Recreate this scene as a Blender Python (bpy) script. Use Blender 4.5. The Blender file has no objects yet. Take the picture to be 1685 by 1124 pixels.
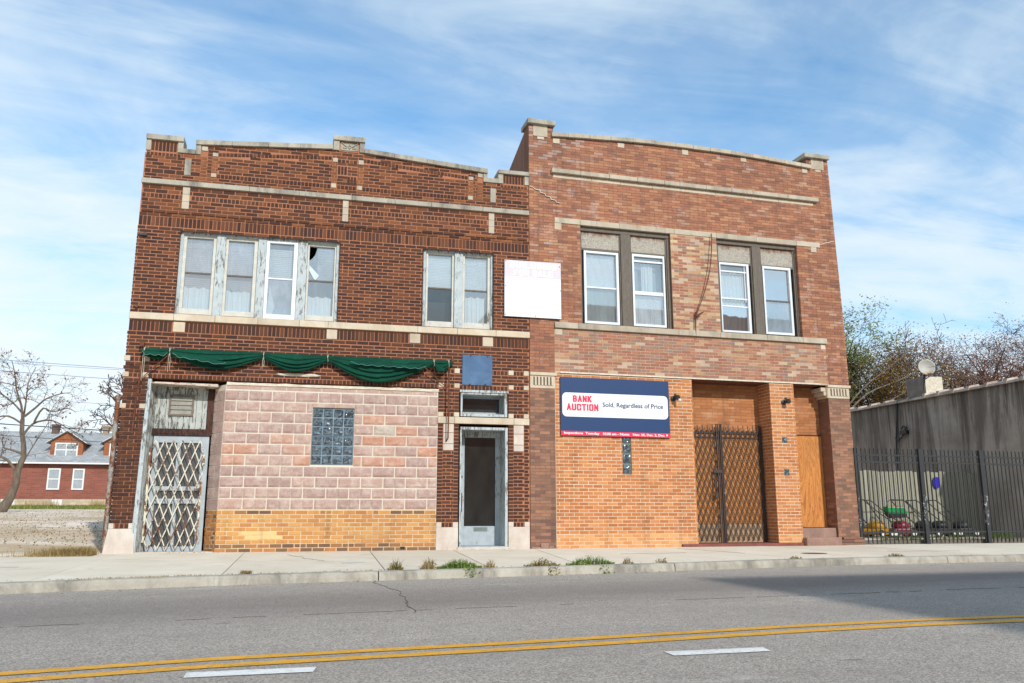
import bpy, math, random
from mathutils import Vector, Matrix, noise
from math import sin, cos, pi, radians
R = random.Random(11)
SC = bpy.context.scene
COL = SC.collection
XJ, ROT = 4.024, 0.0314179
EYE = 0.646

# ------------------------------------------------------------------ helpers
def lin(h):
    h = h.lstrip('#'); o = []
    for i in (0, 2, 4):
        v = int(h[i:i+2], 16)/255
        o.append(v/12.92 if v <= .04045 else ((v+.055)/1.055)**2.4)
    return (o[0], o[1], o[2], 1)

def adL(x, z, y):                      # photo position on the facade plane -> position y metres behind it
    k = (15+y)/15; return x*k, EYE+(z-EYE)*k
def adR(x, z, y):
    k = (14.866+y)/14.866; return -4.493+(x+4.493)*k, EYE+(z-EYE)*k

FRONT = lambda u, v, o: (u, -o, v)     # a wall facing the street
class MB:
    def __init__(s): s.v = []; s.f = []; s.a = []
    def face(s, pts, r=0.5):
        n = len(s.v); s.v += [tuple(p) for p in pts]; s.f.append(tuple(range(n, n+len(pts)))); s.a.append(r)
    def box(s, x0, x1, y0, y1, z0, z1, r=.5):
        s.hexa([(x0,y0,z0),(x1,y0,z0),(x1,y1,z0),(x0,y1,z0),(x0,y0,z1),(x1,y0,z1),(x1,y1,z1),(x0,y1,z1)], r)
    def hexa(s, p, r=.5, back=True):
        n = len(s.v); s.v += [tuple(q) for q in p]
        F = [(0,1,5,4),(1,2,6,5),(3,0,4,7),(4,5,6,7),(3,2,1,0)]
        if back: F.append((2,3,7,6))
        for f in F: s.f.append(tuple(n+i for i in f)); s.a.append(r)
    def prism(s, poly, y0, y1, fr=None, r=.5):   # poly in (x,z), extruded in y
        n = len(s.v); m = len(poly)
        s.v += [(x,y0,z) for x,z in poly]+[(x,y1,z) for x,z in poly]
        s.f.append(tuple(range(n,n+m))); s.a.append(r)
        s.f.append(tuple(range(n+2*m-1,n+m-1,-1))); s.a.append(r)
        for i in range(m):
            j=(i+1)%m; s.f.append((n+j,n+i,n+m+i,n+m+j)); s.a.append(r)
    def slab(s, poly, z0, z1, r=.5):             # poly in (x,y)
        n = len(s.v); m = len(poly)
        s.v += [(x,y,z0) for x,y in poly]+[(x,y,z1) for x,y in poly]
        s.f.append(tuple(range(n+m-1,n-1,-1))); s.a.append(r)
        s.f.append(tuple(range(n+m,n+2*m))); s.a.append(r)
        for i in range(m):
            j=(i+1)%m; s.f.append((n+i,n+j,n+m+j,n+m+i)); s.a.append(r)
    def bar(s, a, b, w, t=None, up=(0,0,1), r=.5):   # rectangular bar
        a=Vector(a); b=Vector(b); d=(b-a).normalized(); t=t or w
        u=Vector(up)
        if abs(d.dot(u))>.98: u=Vector((0,1,0))
        e=d.cross(u).normalized(); g=e.cross(d).normalized()
        e*=w/2; g*=t/2
        s.hexa([a-e-g,a+e-g,b+e-g,b-e-g,a-e+g,a+e+g,b+e+g,b-e+g], r)
    def tube(s, pts, rad, n=8, caps=True, r=.5):
        pts=[Vector(p) for p in pts]; N=len(pts)
        if not hasattr(rad,'__len__'): rad=[rad]*N
        d=(pts[1]-pts[0]).normalized()
        u=Vector((0,0,1)) if abs(d.z)<.9 else Vector((1,0,0))
        e=d.cross(u).normalized(); base=len(s.v)
        for i in range(N):
            if i==0: d=pts[1]-pts[0]
            elif i==N-1: d=pts[-1]-pts[-2]
            else: d=pts[i+1]-pts[i-1]
            if d.length<1e-9: d=Vector((0,0,1))
            d.normalize(); e=(e-d*e.dot(d))
            if e.length<1e-6: e=d.orthogonal()
            e.normalize(); g=d.cross(e)
            for k in range(n):
                a=2*pi*k/n; s.v.append(tuple(pts[i]+(e*cos(a)+g*sin(a))*rad[i]))
        for i in range(N-1):
            for k in range(n):
                k2=(k+1)%n; s.f.append((base+i*n+k,base+i*n+k2,base+(i+1)*n+k2,base+(i+1)*n+k)); s.a.append(r)
        if caps:
            s.f.append(tuple(base+k for k in range(n-1,-1,-1))); s.a.append(r)
            s.f.append(tuple(base+(N-1)*n+k for k in range(n))); s.a.append(r)
    def lathe(s, c, axis, prof, n=16, r=.5):          # prof: (dist along axis, radius)
        c=Vector(c); ax=Vector(axis).normalized(); e=ax.orthogonal().normalized(); g=ax.cross(e); base=len(s.v)
        for t,q in prof:
            for k in range(n):
                a=2*pi*k/n; s.v.append(tuple(c+ax*t+(e*cos(a)+g*sin(a))*q))
        for i in range(len(prof)-1):
            for k in range(n):
                k2=(k+1)%n; s.f.append((base+i*n+k,base+i*n+k2,base+(i+1)*n+k2,base+(i+1)*n+k)); s.a.append(r)
        s.f.append(tuple(base+k for k in range(n-1,-1,-1))); s.a.append(r)
        m=len(prof)-1; s.f.append(tuple(base+m*n+k for k in range(n))); s.a.append(r)
    def grid(s, fn, nu, nv, r=.5):
        b=len(s.v)
        for i in range(nu+1):
            for j in range(nv+1): s.v.append(tuple(fn(i/nu,j/nv)))
        for i in range(nu):
            for j in range(nv):
                a=b+i*(nv+1)+j; s.f.append((a,a+nv+1,a+nv+2,a+1)); s.a.append(r)
    def build(s, name, mat, parent=None, smooth=False, bevel=0, solid=0):
        me=bpy.data.meshes.new(name); me.from_pydata(s.v,[],s.f)
        at=me.attributes.new('rnd','FLOAT','FACE'); at.data.foreach_set('value',s.a)
        if smooth: me.polygons.foreach_set('use_smooth',[True]*len(me.polygons))
        me.materials.append(mat); me.update()
        o=bpy.data.objects.new(name,me); COL.objects.link(o)
        if parent: o.parent=parent
        if solid:
            m=o.modifiers.new('solid','SOLIDIFY'); m.thickness=solid; m.offset=0
        if bevel:
            m=o.modifiers.new('bevel','BEVEL'); m.width=bevel; m.segments=2; m.limit_method='ANGLE'
        return o
def tag(o,label=None,cat=None,group=None,kind=None):
    if label: o['label']=label
    if cat: o['category']=cat
    if group: o['group']=group
    if kind: o['kind']=kind
    return o
def empty(name,loc=(0,0,0),rz=0,label=None,cat=None,group=None):
    o=bpy.data.objects.new(name,None); COL.objects.link(o); o.location=loc; o.rotation_euler=(0,0,rz)
    o.empty_display_size=.2
    return tag(o,label,cat,group)
def copy_tree(o,parent=None):
    c=o.copy(); COL.objects.link(c)
    if parent: c.parent=parent
    for ch in list(o.children): copy_tree(ch,c)
    return c

# ------------------------------------------------------------------ materials
class NT:
    def __init__(s,name,world=None):
        if world: s.t=world.node_tree; s.t.nodes.clear(); return
        s.m=bpy.data.materials.new(name); s.m.use_nodes=True; s.t=s.m.node_tree; s.t.nodes.clear()
        s.out=s.n('ShaderNodeOutputMaterial')
        s.tc=s.n('ShaderNodeTexCoord')
    def n(s,ty,**kw):
        x=s.t.nodes.new(ty)
        for k,v in kw.items(): setattr(x,k,v)
        return x
    def l(s,a,b): s.t.links.new(a,b)
    def setin(s,sock,v):
        if hasattr(v,'is_output') or isinstance(v,bpy.types.NodeSocket): s.l(v,sock)
        else: sock.default_value=v
    def map(s,scale=(1,1,1),coord='Object',loc=(0,0,0),rot=(0,0,0)):
        m=s.n('ShaderNodeMapping'); s.l(s.tc.outputs[coord],m.inputs[0]); m.inputs['Scale'].default_value=scale
        m.inputs['Location'].default_value=loc; m.inputs['Rotation'].default_value=rot; return m.outputs[0]
    def noise(s,vec,scale=5,detail=4,rough=.6,dist=0):
        x=s.n('ShaderNodeTexNoise'); s.l(vec,x.inputs['Vector']); x.inputs['Scale'].default_value=scale
        x.inputs['Detail'].default_value=detail; x.inputs['Roughness'].default_value=rough; x.inputs['Distortion'].default_value=dist
        return x.outputs['Fac']
    def ramp(s,fac,stops,interp='LINEAR'):
        x=s.n('ShaderNodeValToRGB'); s.l(fac,x.inputs[0]); cr=x.color_ramp; cr.interpolation=interp
        while len(cr.elements)>1: cr.elements.remove(cr.elements[-1])
        for i,(p,c) in enumerate(stops):
            if not hasattr(c,'__len__'): c=(c,c,c,1)
            if i==0: e=cr.elements[0]; e.position=p
            else: e=cr.elements.new(p)
            e.color=c
        return x.outputs[0]
    def mix(s,f,a,b,mode='MIX'):
        x=s.n('ShaderNodeMix',data_type='RGBA',blend_type=mode); x.clamp_result=False
        s.setin(x.inputs[0],f); s.setin(x.inputs[6],a); s.setin(x.inputs[7],b); return x.outputs[2]
    def math(s,op,a,b=0,c=0):
        x=s.n('ShaderNodeMath',operation=op)
        s.setin(x.inputs[0],a); s.setin(x.inputs[1],b)
        if op in('MULTIPLY_ADD',): s.setin(x.inputs[2],c)
        return x.outputs[0]
    def bump(s,h,strength=.5,dist=.01,prev=None):
        x=s.n('ShaderNodeBump'); s.l(h,x.inputs['Height']); x.inputs['Strength'].default_value=strength; x.inputs['Distance'].default_value=dist
        if prev: s.l(prev,x.inputs['Normal'])
        return x.outputs[0]
    def bsdf(s,color,rough=.8,metal=0,bump=None,spec=.5,**kw):
        x=s.n('ShaderNodeBsdfPrincipled'); s.setin(x.inputs['Base Color'],color); s.setin(x.inputs['Roughness'],rough)
        x.inputs['Metallic'].default_value=metal; x.inputs['Specular IOR Level'].default_value=spec
        if bump: s.l(bump,x.inputs['Normal'])
        for k,v in kw.items(): x.inputs[k.replace('_',' ')].default_value=v
        s.l(x.outputs[0],s.out.inputs[0]); return x.outputs[0]
    def attr(s,name='rnd'):
        x=s.n('ShaderNodeAttribute',attribute_name=name); return x.outputs['Fac']

def M_simple(name,c1,c2=None,scale=6,rough=.75,bump=.15,metal=0,stretch=(1,1,1),spec=.4,fine=60,bd=.004):
    t=NT(name); v=t.map(stretch); n1=t.noise(v,scale,5,.65); n2=t.noise(v,fine,3,.6)
    c2=c2 or tuple(x*.75 for x in c1[:3])+(1,)
    f=t.ramp(n1,[(.3,0),(.7,1)]); col=t.mix(f,c1,c2)
    col=t.mix(.25,col,t.ramp(n2,[(.2,.35),(.8,1.0)]),'MULTIPLY')
    t.bsdf(col,rough,metal,t.bump(n2,bump,bd),spec); return t.m

def M_brick(name,stops,dirt=.35,dirtcol=(.03,.022,.02,1),streak=(60,60,12),white=0,rough=.85,bump=.4,soot=.4):
    t=NT(name); a=t.attr(); col=t.ramp(a,stops,'LINEAR')
    v=t.map(); vs=t.map(streak); n1=t.noise(vs,2.2,4,.7); n2=t.noise(v,1.1,5,.65); n3=t.noise(v,28,4,.7)
    col=t.mix(.5,col,t.ramp(n1,[(.25,.45),(.75,1.25)]),'MULTIPLY')
    col=t.mix(t.math('MULTIPLY',t.ramp(n2,[(.42,0),(.75,1)]),dirt),col,dirtcol)
    ks=t.noise(t.map((2.2,2.2,.22)),1.7,6,.7,.3)
    col=t.mix(t.math('MULTIPLY',t.ramp(ks,[(.52,0),(.70,1)]),soot),col,tuple(x*.8 for x in dirtcol[:3])+(1,))
    if white:
        nw=t.noise(t.map((1,1,1),loc=(7,3,2)),2.3,6,.75)
        nf=t.math('MULTIPLY',t.ramp(nw,[(.55,0),(.72,1)]),t.ramp(n3,[(.3,.2),(.65,1)]))
        col=t.mix(t.math('MULTIPLY',nf,white),col,(.62,.56,.52,1))
    b=t.bump(n1,bump,.004); b=t.bump(n3,bump,.003,b)
    t.bsdf(col,rough,0,b,.3); return t.m

def M_mortar(name,c,dark=.5):
    t=NT(name); v=t.map(); n1=t.noise(v,1.4,5,.7); n2=t.noise(v,45,3,.6)
    col=t.mix(t.ramp(n1,[(.35,0),(.75,dark)]),c,(.06,.04,.035,1))
    col=t.mix(.4,col,t.ramp(n2,[(.2,.5),(.8,1.15)]),'MULTIPLY')
    t.bsdf(col,.95,0,t.bump(n2,.4,.004),.2); return t.m

def M_stone(name,c1,c2,soot=.5,streak=1.0,sootc=(.07,.06,.05,1)):
    t=NT(name); v=t.map(); n1=t.noise(v,3.5,5,.6); n2=t.noise(v,70,4,.6)
    nv=t.noise(t.map((1,1,.35)),2.0,6,.72,.4)
    col=t.mix(t.ramp(n1,[(.3,0),(.7,1)]),c1,c2)
    a=t.attr(); col=t.mix(.5,col,t.ramp(a,[(0,.75),(1,1.1)]),'MULTIPLY')
    col=t.mix(t.math('MULTIPLY',t.ramp(nv,[(.47,0),(.70,1)]),soot),col,sootc)
    col=t.mix(.35,col,t.ramp(n2,[(.2,.6),(.8,1.1)]),'MULTIPLY')
    t.bsdf(col,.88,0,t.bump(n2,.35,.004),.3); return t.m

def M_peel(name,paint,wood,amt=.5,rough=.7,sc=(9,9,2.0)):
    t=NT(name); v=t.map(sc); n=t.noise(v,3.0,8,.78,.3); n2=t.noise(t.map((30,30,3)),4,4,.6); n3=t.noise(t.map(),1.3,3,.5)
    nn=t.math('MULTIPLY_ADD',n3,.35,n)
    m=t.ramp(nn,[(.86-amt*.22,0),(.885-amt*.22,1)])
    w=t.mix(t.ramp(n2,[(.3,0),(.7,1)]),wood,tuple(x*.45 for x in wood[:3])+(1,))
    p=t.mix(t.ramp(t.noise(t.map(),9,4,.6),[(.35,0),(.8,.6)]),paint,tuple(x*.62 for x in paint[:3])+(1,))
    col=t.mix(m,p,w); b=t.bump(t.math('SUBTRACT',n2,m),.4,.003)
    t.bsdf(col,rough,0,b,.3); return t.m

def M_rust(name,paint,amt=.5,rough=.7,sc=12):
    t=NT(name); n=t.noise(t.map((1,1,.6)),sc,6,.75,.3); n2=t.noise(t.map(),60,3,.6)
    m=t.ramp(n,[(.62-amt*.3,0),(.68-amt*.3,1)])
    rc=t.mix(t.ramp(n2,[(.3,0),(.7,1)]),lin('84522e'),lin('4e3020'))
    t.bsdf(t.mix(m,paint,rc),rough,0,t.bump(n2,.3,.002),.4); return t.m

def M_wood(name,c1,c2,grain=(14,14,1.2),rough=.8,swirl=1.5,stain=None,rings=0):
    t=NT(name); n=t.noise(t.map(grain),2.2,6,.65,swirl); n2=t.noise(t.map((80,80,5)),3,3,.6); n3=t.noise(t.map(),1.6,5,.6)
    col=t.mix(t.ramp(n,[(.3,0),(.5,.6),(.56,.1),(.75,1)]),c1,c2)
    col=t.mix(.35,col,t.ramp(n2,[(.2,.55),(.8,1.1)]),'MULTIPLY')
    a=t.attr(); col=t.mix(.6,col,t.ramp(a,[(0,.65),(1,1.15)]),'MULTIPLY')
    if rings:
        nl=t.noise(t.map((2.0,2.0,.42)),1.6,3,.45,.5); w=t.math('SINE',t.math('MULTIPLY',nl,rings))
        col=t.mix(t.ramp(w,[(.2,0),(.6,.75),(1,.1)]),col,tuple(x*.62 for x in c2[:3])+(1,))
    if stain: col=t.mix(t.ramp(n3,[(.5,0),(.75,.7)]),col,stain)
    t.bsdf(col,rough,0,t.bump(n2,.3,.003),.25); return t.m

def M_glass(name,tint=(.82,.88,.9,1),refl=.16,dirt=.10,dirtcol=(.55,.6,.64,1),rough=.02,wave=.0):
    t=NT(name); tr=t.n('ShaderNodeBsdfTransparent'); tr.inputs[0].default_value=tint
    gl=t.n('ShaderNodeBsdfGlossy'); gl.inputs['Roughness'].default_value=rough; gl.inputs[0].default_value=(.95,.97,1,1)
    if wave: 
        b=t.bump(t.noise(t.map(),3.0,2,.5),wave,.02); t.l(b,gl.inputs['Normal'])
    lw=t.n('ShaderNodeFresnel'); lw.inputs[0].default_value=1.5
    f=t.math('MULTIPLY_ADD',lw.outputs[0],1.4,refl)
    f=t.math('MINIMUM',f,.95)
    m=t.n('ShaderNodeMixShader'); t.l(f,m.inputs[0]); t.l(tr.outputs[0],m.inputs[1]); t.l(gl.outputs[0],m.inputs[2])
    df=t.n('ShaderNodeBsdfDiffuse'); df.inputs[0].default_value=dirtcol  # diffuse film: dirt, plus the whitish sky reflection painted onto the panes
    nd=t.noise(t.map((1,1,.5)),4,5,.7); nf=t.math('MULTIPLY',t.ramp(nd,[(.3,.5),(.75,1.5)]),dirt)
    m2=t.n('ShaderNodeMixShader'); t.l(nf,m2.inputs[0]); t.l(m.outputs[0],m2.inputs[1]); t.l(df.outputs[0],m2.inputs[2])
    t.l(m2.outputs[0],t.out.inputs[0]); return t.m

BROWN=[(0,lin('3b2824')),(.25,lin('482e25')),(.5,lin('5a3827')),(.75,lin('70452d')),(1,lin('8c5836'))]
m_brown=M_brick('brown_brick',BROWN,.25)
m_brown_mortar=M_mortar('terracotta_mortar',lin('ad7355'),.3)
m_red=M_brick('weathered_red_brick',[(0,lin('7e5849')),(.12,lin('8c604c')),(.4,lin('9c664e')),(.6,lin('a36c51')),(.8,lin('a97457')),(.95,lin('b38260')),(1,lin('aa8c7e'))],.22,(.07,.05,.045,1),(40,40,10),.5)
m_red_mortar=M_mortar('grey_brown_mortar',lin('84604e'),.5)
m_mix=M_brick('mixed_replacement_brick',[(0,lin('86705e')),(.22,lin('98796a')),(.4,lin('96624e')),(.62,lin('a56d55')),(.78,lin('ae8464')),(.92,lin('be9c76')),(1,lin('ccb48e'))],.12,(.1,.07,.05,1),(40,40,10),.2)
m_mix_mortar=M_mortar('pale_mortar',lin('c2a890'),.35)
m_pier=M_brick('dirty_pier_brick',[(0,lin('70524a')),(.4,lin('86624f')),(.7,lin('966c56')),(1,lin('a8785c'))],.28,(.07,.05,.04,1),(40,40,10),.1)
m_pier_mortar=M_mortar('pier_mortar',lin('7a6052'),.4)
m_orange=M_brick('orange_brick',[(0,lin('ad6a3e')),(.5,lin('bd7746')),(.8,lin('c88752')),(1,lin('d6a068'))],.12,(.14,.08,.04,1),(12,12,70),.12)
m_orange_mortar=M_mortar('white_mortar',lin('d9c4aa'),.2)
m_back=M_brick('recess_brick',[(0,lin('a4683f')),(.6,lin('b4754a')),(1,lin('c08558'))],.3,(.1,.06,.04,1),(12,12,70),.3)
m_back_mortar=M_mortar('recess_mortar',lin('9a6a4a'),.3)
m_yellow=M_brick('yellow_glazed_brick',[(0,lin('6a4c3c')),(.12,lin('84603f')),(.3,lin('b27442')),(.55,lin('c48a4a')),(.8,lin('cf9c5a')),(1,lin('e0c084'))],.16,(.12,.06,.03,1),(110,110,10),.0,.6)
m_yellow_mortar=M_mortar('yellow_wall_mortar',lin('d8bf9c'),.3)

def m_block():
    t=NT('split_face_block'); a=t.attr()
    col=t.ramp(a,[(0,lin('a68a80')),(.3,lin('b09288')),(.55,lin('b7998c')),(.74,lin('ba9280')),(.90,lin('bb8a74')),(.98,lin('bf8a70')),(1,lin('b4a596'))])
    v=t.map(); n=t.noise(v,34,6,.75); n2=t.noise(v,5,6,.75); n3=t.noise(v,120,3,.6)
    col=t.mix(.45,col,t.ramp(n,[(.25,.5),(.75,1.2)]),'MULTIPLY')
    col=t.mix(t.math('MULTIPLY',t.ramp(n2,[(.46,0),(.66,1)]),.38),col,lin('dccdc0'))
    b=t.bump(n,.8,.02); b=t.bump(n3,.4,.004,b)
    t.bsdf(col,.95,0,b,.2); return t.m
m_pink=m_block()
m_pink_mortar=M_mortar('block_mortar',lin('dacfbc'),.15)
m_lime=M_stone('limestone',lin('c2b5a2'),lin('b0a28c'),.45)
m_lime_soot=M_stone('sooty_limestone',lin('b4ac9c'),lin('9c9486'),.85)
m_lime_pale=M_stone('pale_limestone',lin('d0c3ae'),lin('c0ac92'),.22)
m_base_stone=M_stone('base_stone',lin('d2c8bd'),lin('c0b0a2'),.35,sootc=lin('8a6a4a'))
m_cream=M_peel('cream_painted_wood',lin('c9c5ba'),lin('7a7468'),.3)
m_blue_peel=M_peel('pale_blue_peeling_wood',lin('b2b9ba'),lin('827c72'),.62)
m_bluedoor=M_peel('blue_grey_door_paint',lin('a6aeb2'),lin('8a7a6a'),.35)
m_white_board=M_peel('weathered_white_boards',lin('aeb0aa'),lin('6f6b64'),.75)
m_greywood=M_wood('bare_grey_wood',lin('8d8880'),lin('5d574f'))
m_darkwood=M_wood('dark_weathered_frame',lin('857a6e'),lin('352e29'),grain=(26,26,1.1))
m_vinyl=M_simple('white_vinyl',(.72,.74,.76,1),(.66,.68,.70,1),4,.4,.02)
m_glass=M_glass('window_glass',refl=.20,dirt=.16)
m_glass_sky=M_glass('reflecting_glass',tint=(.55,.6,.62,1),refl=.5,dirt=.04,wave=.05)
m_glass_dark=M_glass('dark_screen_glass',tint=(.35,.37,.38,1),refl=.05,dirt=.10,dirtcol=(.25,.26,.27,1))
m_glass_haze=M_glass('hazy_storm_glass',refl=.20,dirt=.34,dirtcol=(.50,.56,.62,1))  # stronger pale film, sky haze painted over the glass along with dirt
m_curtain=M_simple('white_curtain',(.78,.78,.76,1),(.68,.68,.67,1),3,.9,.05,stretch=(3,3,.3))
m_greycloth=M_simple('grey_cloth',lin('a0a5a2'),lin('8a8f8c'),3,.9,.1)
m_blind=M_simple('white_blind',(.7,.7,.7,1),(.62,.6,.58,1),3,.8,.05)
m_pinkblind=M_simple('pinkish_blind',lin('c8b4ae'),lin('a8938f'),5,.8,.05,stretch=(.3,1,8))
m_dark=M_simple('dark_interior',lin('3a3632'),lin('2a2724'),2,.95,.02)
m_room=M_simple('room_plaster',lin('77716a'),lin('5c5751'),2,.95,.02)
m_iron=M_simple('black_iron',(.022,.023,.025,1),(.035,.033,.032,1),20,.45,.1,spec=.5)
m_gate=M_simple('dark_brown_gate',lin('352b28'),lin('463831'),20,.6,.15)
m_rustgate=M_rust('rusty_cream_gate',lin('cac2ae'),.46,.7,9)
m_rustpipe=M_rust('rusty_galvanised_pipe',lin('8f8c86'),.62,.7,5)
m_rustbar=M_rust('rusty_awning_bar',lin('5a3024'),.5,.8)
m_rustbeam=M_peel('red_brown_beam',lin('4e2f24'),lin('2f211c'),.9)
m_ply=M_wood('plywood',lin('cf8d4e'),lin('a5622e'),(7,7,1.0),.75,2.5,lin('9a6a40'),rings=95)
m_plygrey=M_wood('weathered_plywood',lin('b09272'),lin('86684c'),(7,7,1.0),.8,2.0)
m_fencewood=M_wood('grey_fence_boards',lin('a8a694'),lin('86836f'),(14,14,1),.85,.6)
m_redtile=M_simple('red_painted_step',lin('8c4f44'),lin('6f3e38'),5,.8,.3)
m_pinkstep=M_stone('pink_stone_step',lin('a98878'),lin('8a6a5e'),.4)
m_galv=M_simple('galvanised',lin('8e979c'),lin('6d757a'),7,.45,.05,metal=.6)
m_black=M_simple('black_plastic',(.018,.018,.02,1),(.03,.03,.03,1),8,.45,.05)
m_blackgrip=m_black
m_white=M_simple('white_paint',(.74,.74,.73,1),(.66,.66,.64,1),4,.6,.05)
m_leaf_r=M_simple('dry_red_leaf',lin('6e3f2e'),lin('523026'),3,.8,.05)
m_cement=M_simple('pale_cement',lin('e0d8c6'),lin('c0b09a'),12,.95,.4)

def m_osb():
    t=NT('oriented_strand_board'); v=t.map((3,3,6)); n=t.noise(v,7,5,.8,2.0); n2=t.noise(t.map(),30,4,.7)
    g=t.n('ShaderNodeSeparateXYZ'); t.l(t.tc.outputs['Generated'],g.inputs[0])
    n3=t.noise(t.map((3,3,1)),3,5,.7)
    h=t.math('ADD',g.outputs[2],t.math('MULTIPLY_ADD',n3,.9,-.45))
    base=t.mix(t.ramp(n,[(.35,0),(.65,1)]),lin('c2baac'),lin('6f685e'))
    col=t.mix(t.ramp(h,[(.68,0),(.95,.85)]),base,lin('6a3c20'))
    t.bsdf(col,.9,0,t.bump(n,.4,.004),.2); return t.m
m_osb_=m_osb()

def m_asphalt():
    t=NT('asphalt'); v=t.map(); n=t.noise(v,95,4,.8); n1=t.noise(t.map((.25,1,1)),1.3,5,.6); n2=t.noise(v,260,2,.6); n5=t.noise(v,6,5,.7)
    col=t.mix(t.ramp(n,[(.38,0),(.62,1)]),lin('6a6158'),lin('dccfc0'))
    col=t.mix(.85,col,t.ramp(n2,[(.3,.42),(.7,1.4)]),'MULTIPLY')
    col=t.mix(t.ramp(n1,[(.35,.0),(.7,.35)]),col,lin('857c74'))
    col=t.mix(.35,col,t.ramp(n5,[(.3,.75),(.7,1.15)]),'MULTIPLY')
    s=t.n('ShaderNodeSeparateXYZ'); t.l(t.tc.outputs['Object'],s.inputs[0])
    yy=t.math('MULTIPLY_ADD',s.outputs[0],-.14,s.outputs[1]); yy=t.math('ADD',yy,t.math('MULTIPLY_ADD',n1,.8,-.4))
    band=t.ramp(t.math('MULTIPLY_ADD',yy,.1,1.0),[(.10,0),(.16,.35),(.23,1),(.31,.8),(.37,.25),(.48,0)])
    col=t.mix(t.math('MULTIPLY',band,.5),col,lin('655b56'))
    for sc,th,seed in (((.9,2.6,1),.085,0),((2.1,5.0,1),.07,3.3)):
        vo=t.n('ShaderNodeTexVoronoi'); t.l(t.map(sc,loc=(seed,seed,0)),vo.inputs['Vector']); vo.inputs['Scale'].default_value=1.1
        d=t.math('MULTIPLY_ADD',n5,.05,vo.outputs['Distance'])
        col=t.mix(t.math('MULTIPLY',t.math('LESS_THAN',d,th),.55),col,lin('57504a'))
    pt_=t.noise(t.map((.5,1.6,1),loc=(2,9,0)),.9,6,.7); col=t.mix(t.ramp(pt_,[(.62,0),(.72,.35)]),col,lin('e0d4c6'))
    t.bsdf(col,.85,0,t.bump(n,.9,.008),.35); return t.m
m_road=m_asphalt()
def m_walk_():
    t=NT('sidewalk_concrete'); v=t.map(); n=t.noise(v,1.2,6,.65); n2=t.noise(v,120,3,.6); n3=t.noise(t.map((.4,2,1)),2.5,5,.65)
    col=t.mix(t.ramp(n,[(.3,0),(.7,1)]),lin('e4d8c4'),lin('d3c5ae'))
    col=t.mix(t.ramp(n3,[(.5,0),(.75,.5)]),col,lin('ece3d4'))
    st_=t.noise(t.map((1,1,1),loc=(5,2,0)),2.1,7,.75,.6); col=t.mix(t.ramp(st_,[(.56,0),(.72,.45)]),col,lin('9a8c78'))
    vo=t.n('ShaderNodeTexVoronoi'); t.l(v,vo.inputs['Vector']); vo.inputs['Scale'].default_value=3.3; col=t.mix(t.math('MULTIPLY',t.math('LESS_THAN',vo.outputs['Distance'],.05),.5),col,lin('7d746a'))
    a=t.attr(); col=t.mix(.6,col,t.ramp(a,[(0,.86),(1,1.06)]),'MULTIPLY')
    col=t.mix(.35,col,t.ramp(n2,[(.2,.55),(.8,1.1)]),'MULTIPLY')
    t.bsdf(col,.92,0,t.bump(n2,.35,.003),.25); return t.m
m_walk=m_walk_()
m_kerb=M_stone('kerb_concrete',lin('b8b1a2'),lin('9c9384'),.95,sootc=lin('66605a'))
def m_ground_():
    t=NT('dirt_lot'); v=t.map(); n=t.noise(v,.5,6,.7); n2=t.noise(t.map((1,.35,1)),1.2,6,.7); n3=t.noise(v,30,4,.7); n4=t.noise(t.map((.25,.5,1)),.9,5,.7)
    col=t.mix(t.ramp(n2,[(.3,0),(.7,1)]),lin('f2e2d2'),lin('cdb89f'))
    col=t.mix(t.ramp(n4,[(.46,0),(.6,.75)]),col,lin('b39a7a'))
    col=t.mix(t.ramp(n,[(.5,0),(.66,.5)]),col,lin('958a60'))
    col=t.mix(.4,col,t.ramp(n3,[(.25,.55),(.75,1.2)]),'MULTIPLY')
    t.bsdf(col,.97,0,t.bump(n3,.5,.015),.1); return t.m
m_ground=m_ground_()
def m_paint(name,c,wear=.35):
    t=NT(name); n=t.noise(t.map(),40,5,.75); n2=t.noise(t.map((1,3,1)),3.5,6,.8,1.5); cr=t.ramp(n2,[(.478,0),(.5,1),(.522,0)])
    col=t.mix(t.ramp(n,[(.2,.6),(.7,1)]),tuple(x*.6 for x in c[:3])+(1,),c)
    col=t.mix(t.math('MULTIPLY',cr,wear),col,lin('6a5a40')); n9=t.noise(t.map((2,6,1)),6,6,.8); col=t.mix(t.ramp(n9,[(.60,0),(.66,.75)]),col,lin('8c8478'))
    t.bsdf(col,.7,0,t.bump(n,.4,.003),.4); return t.m
m_yel=m_paint('yellow_road_paint',lin('e6a628'),1.0)
m_whp=m_paint('white_road_paint',lin('e8e6e0'),.7)
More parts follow.
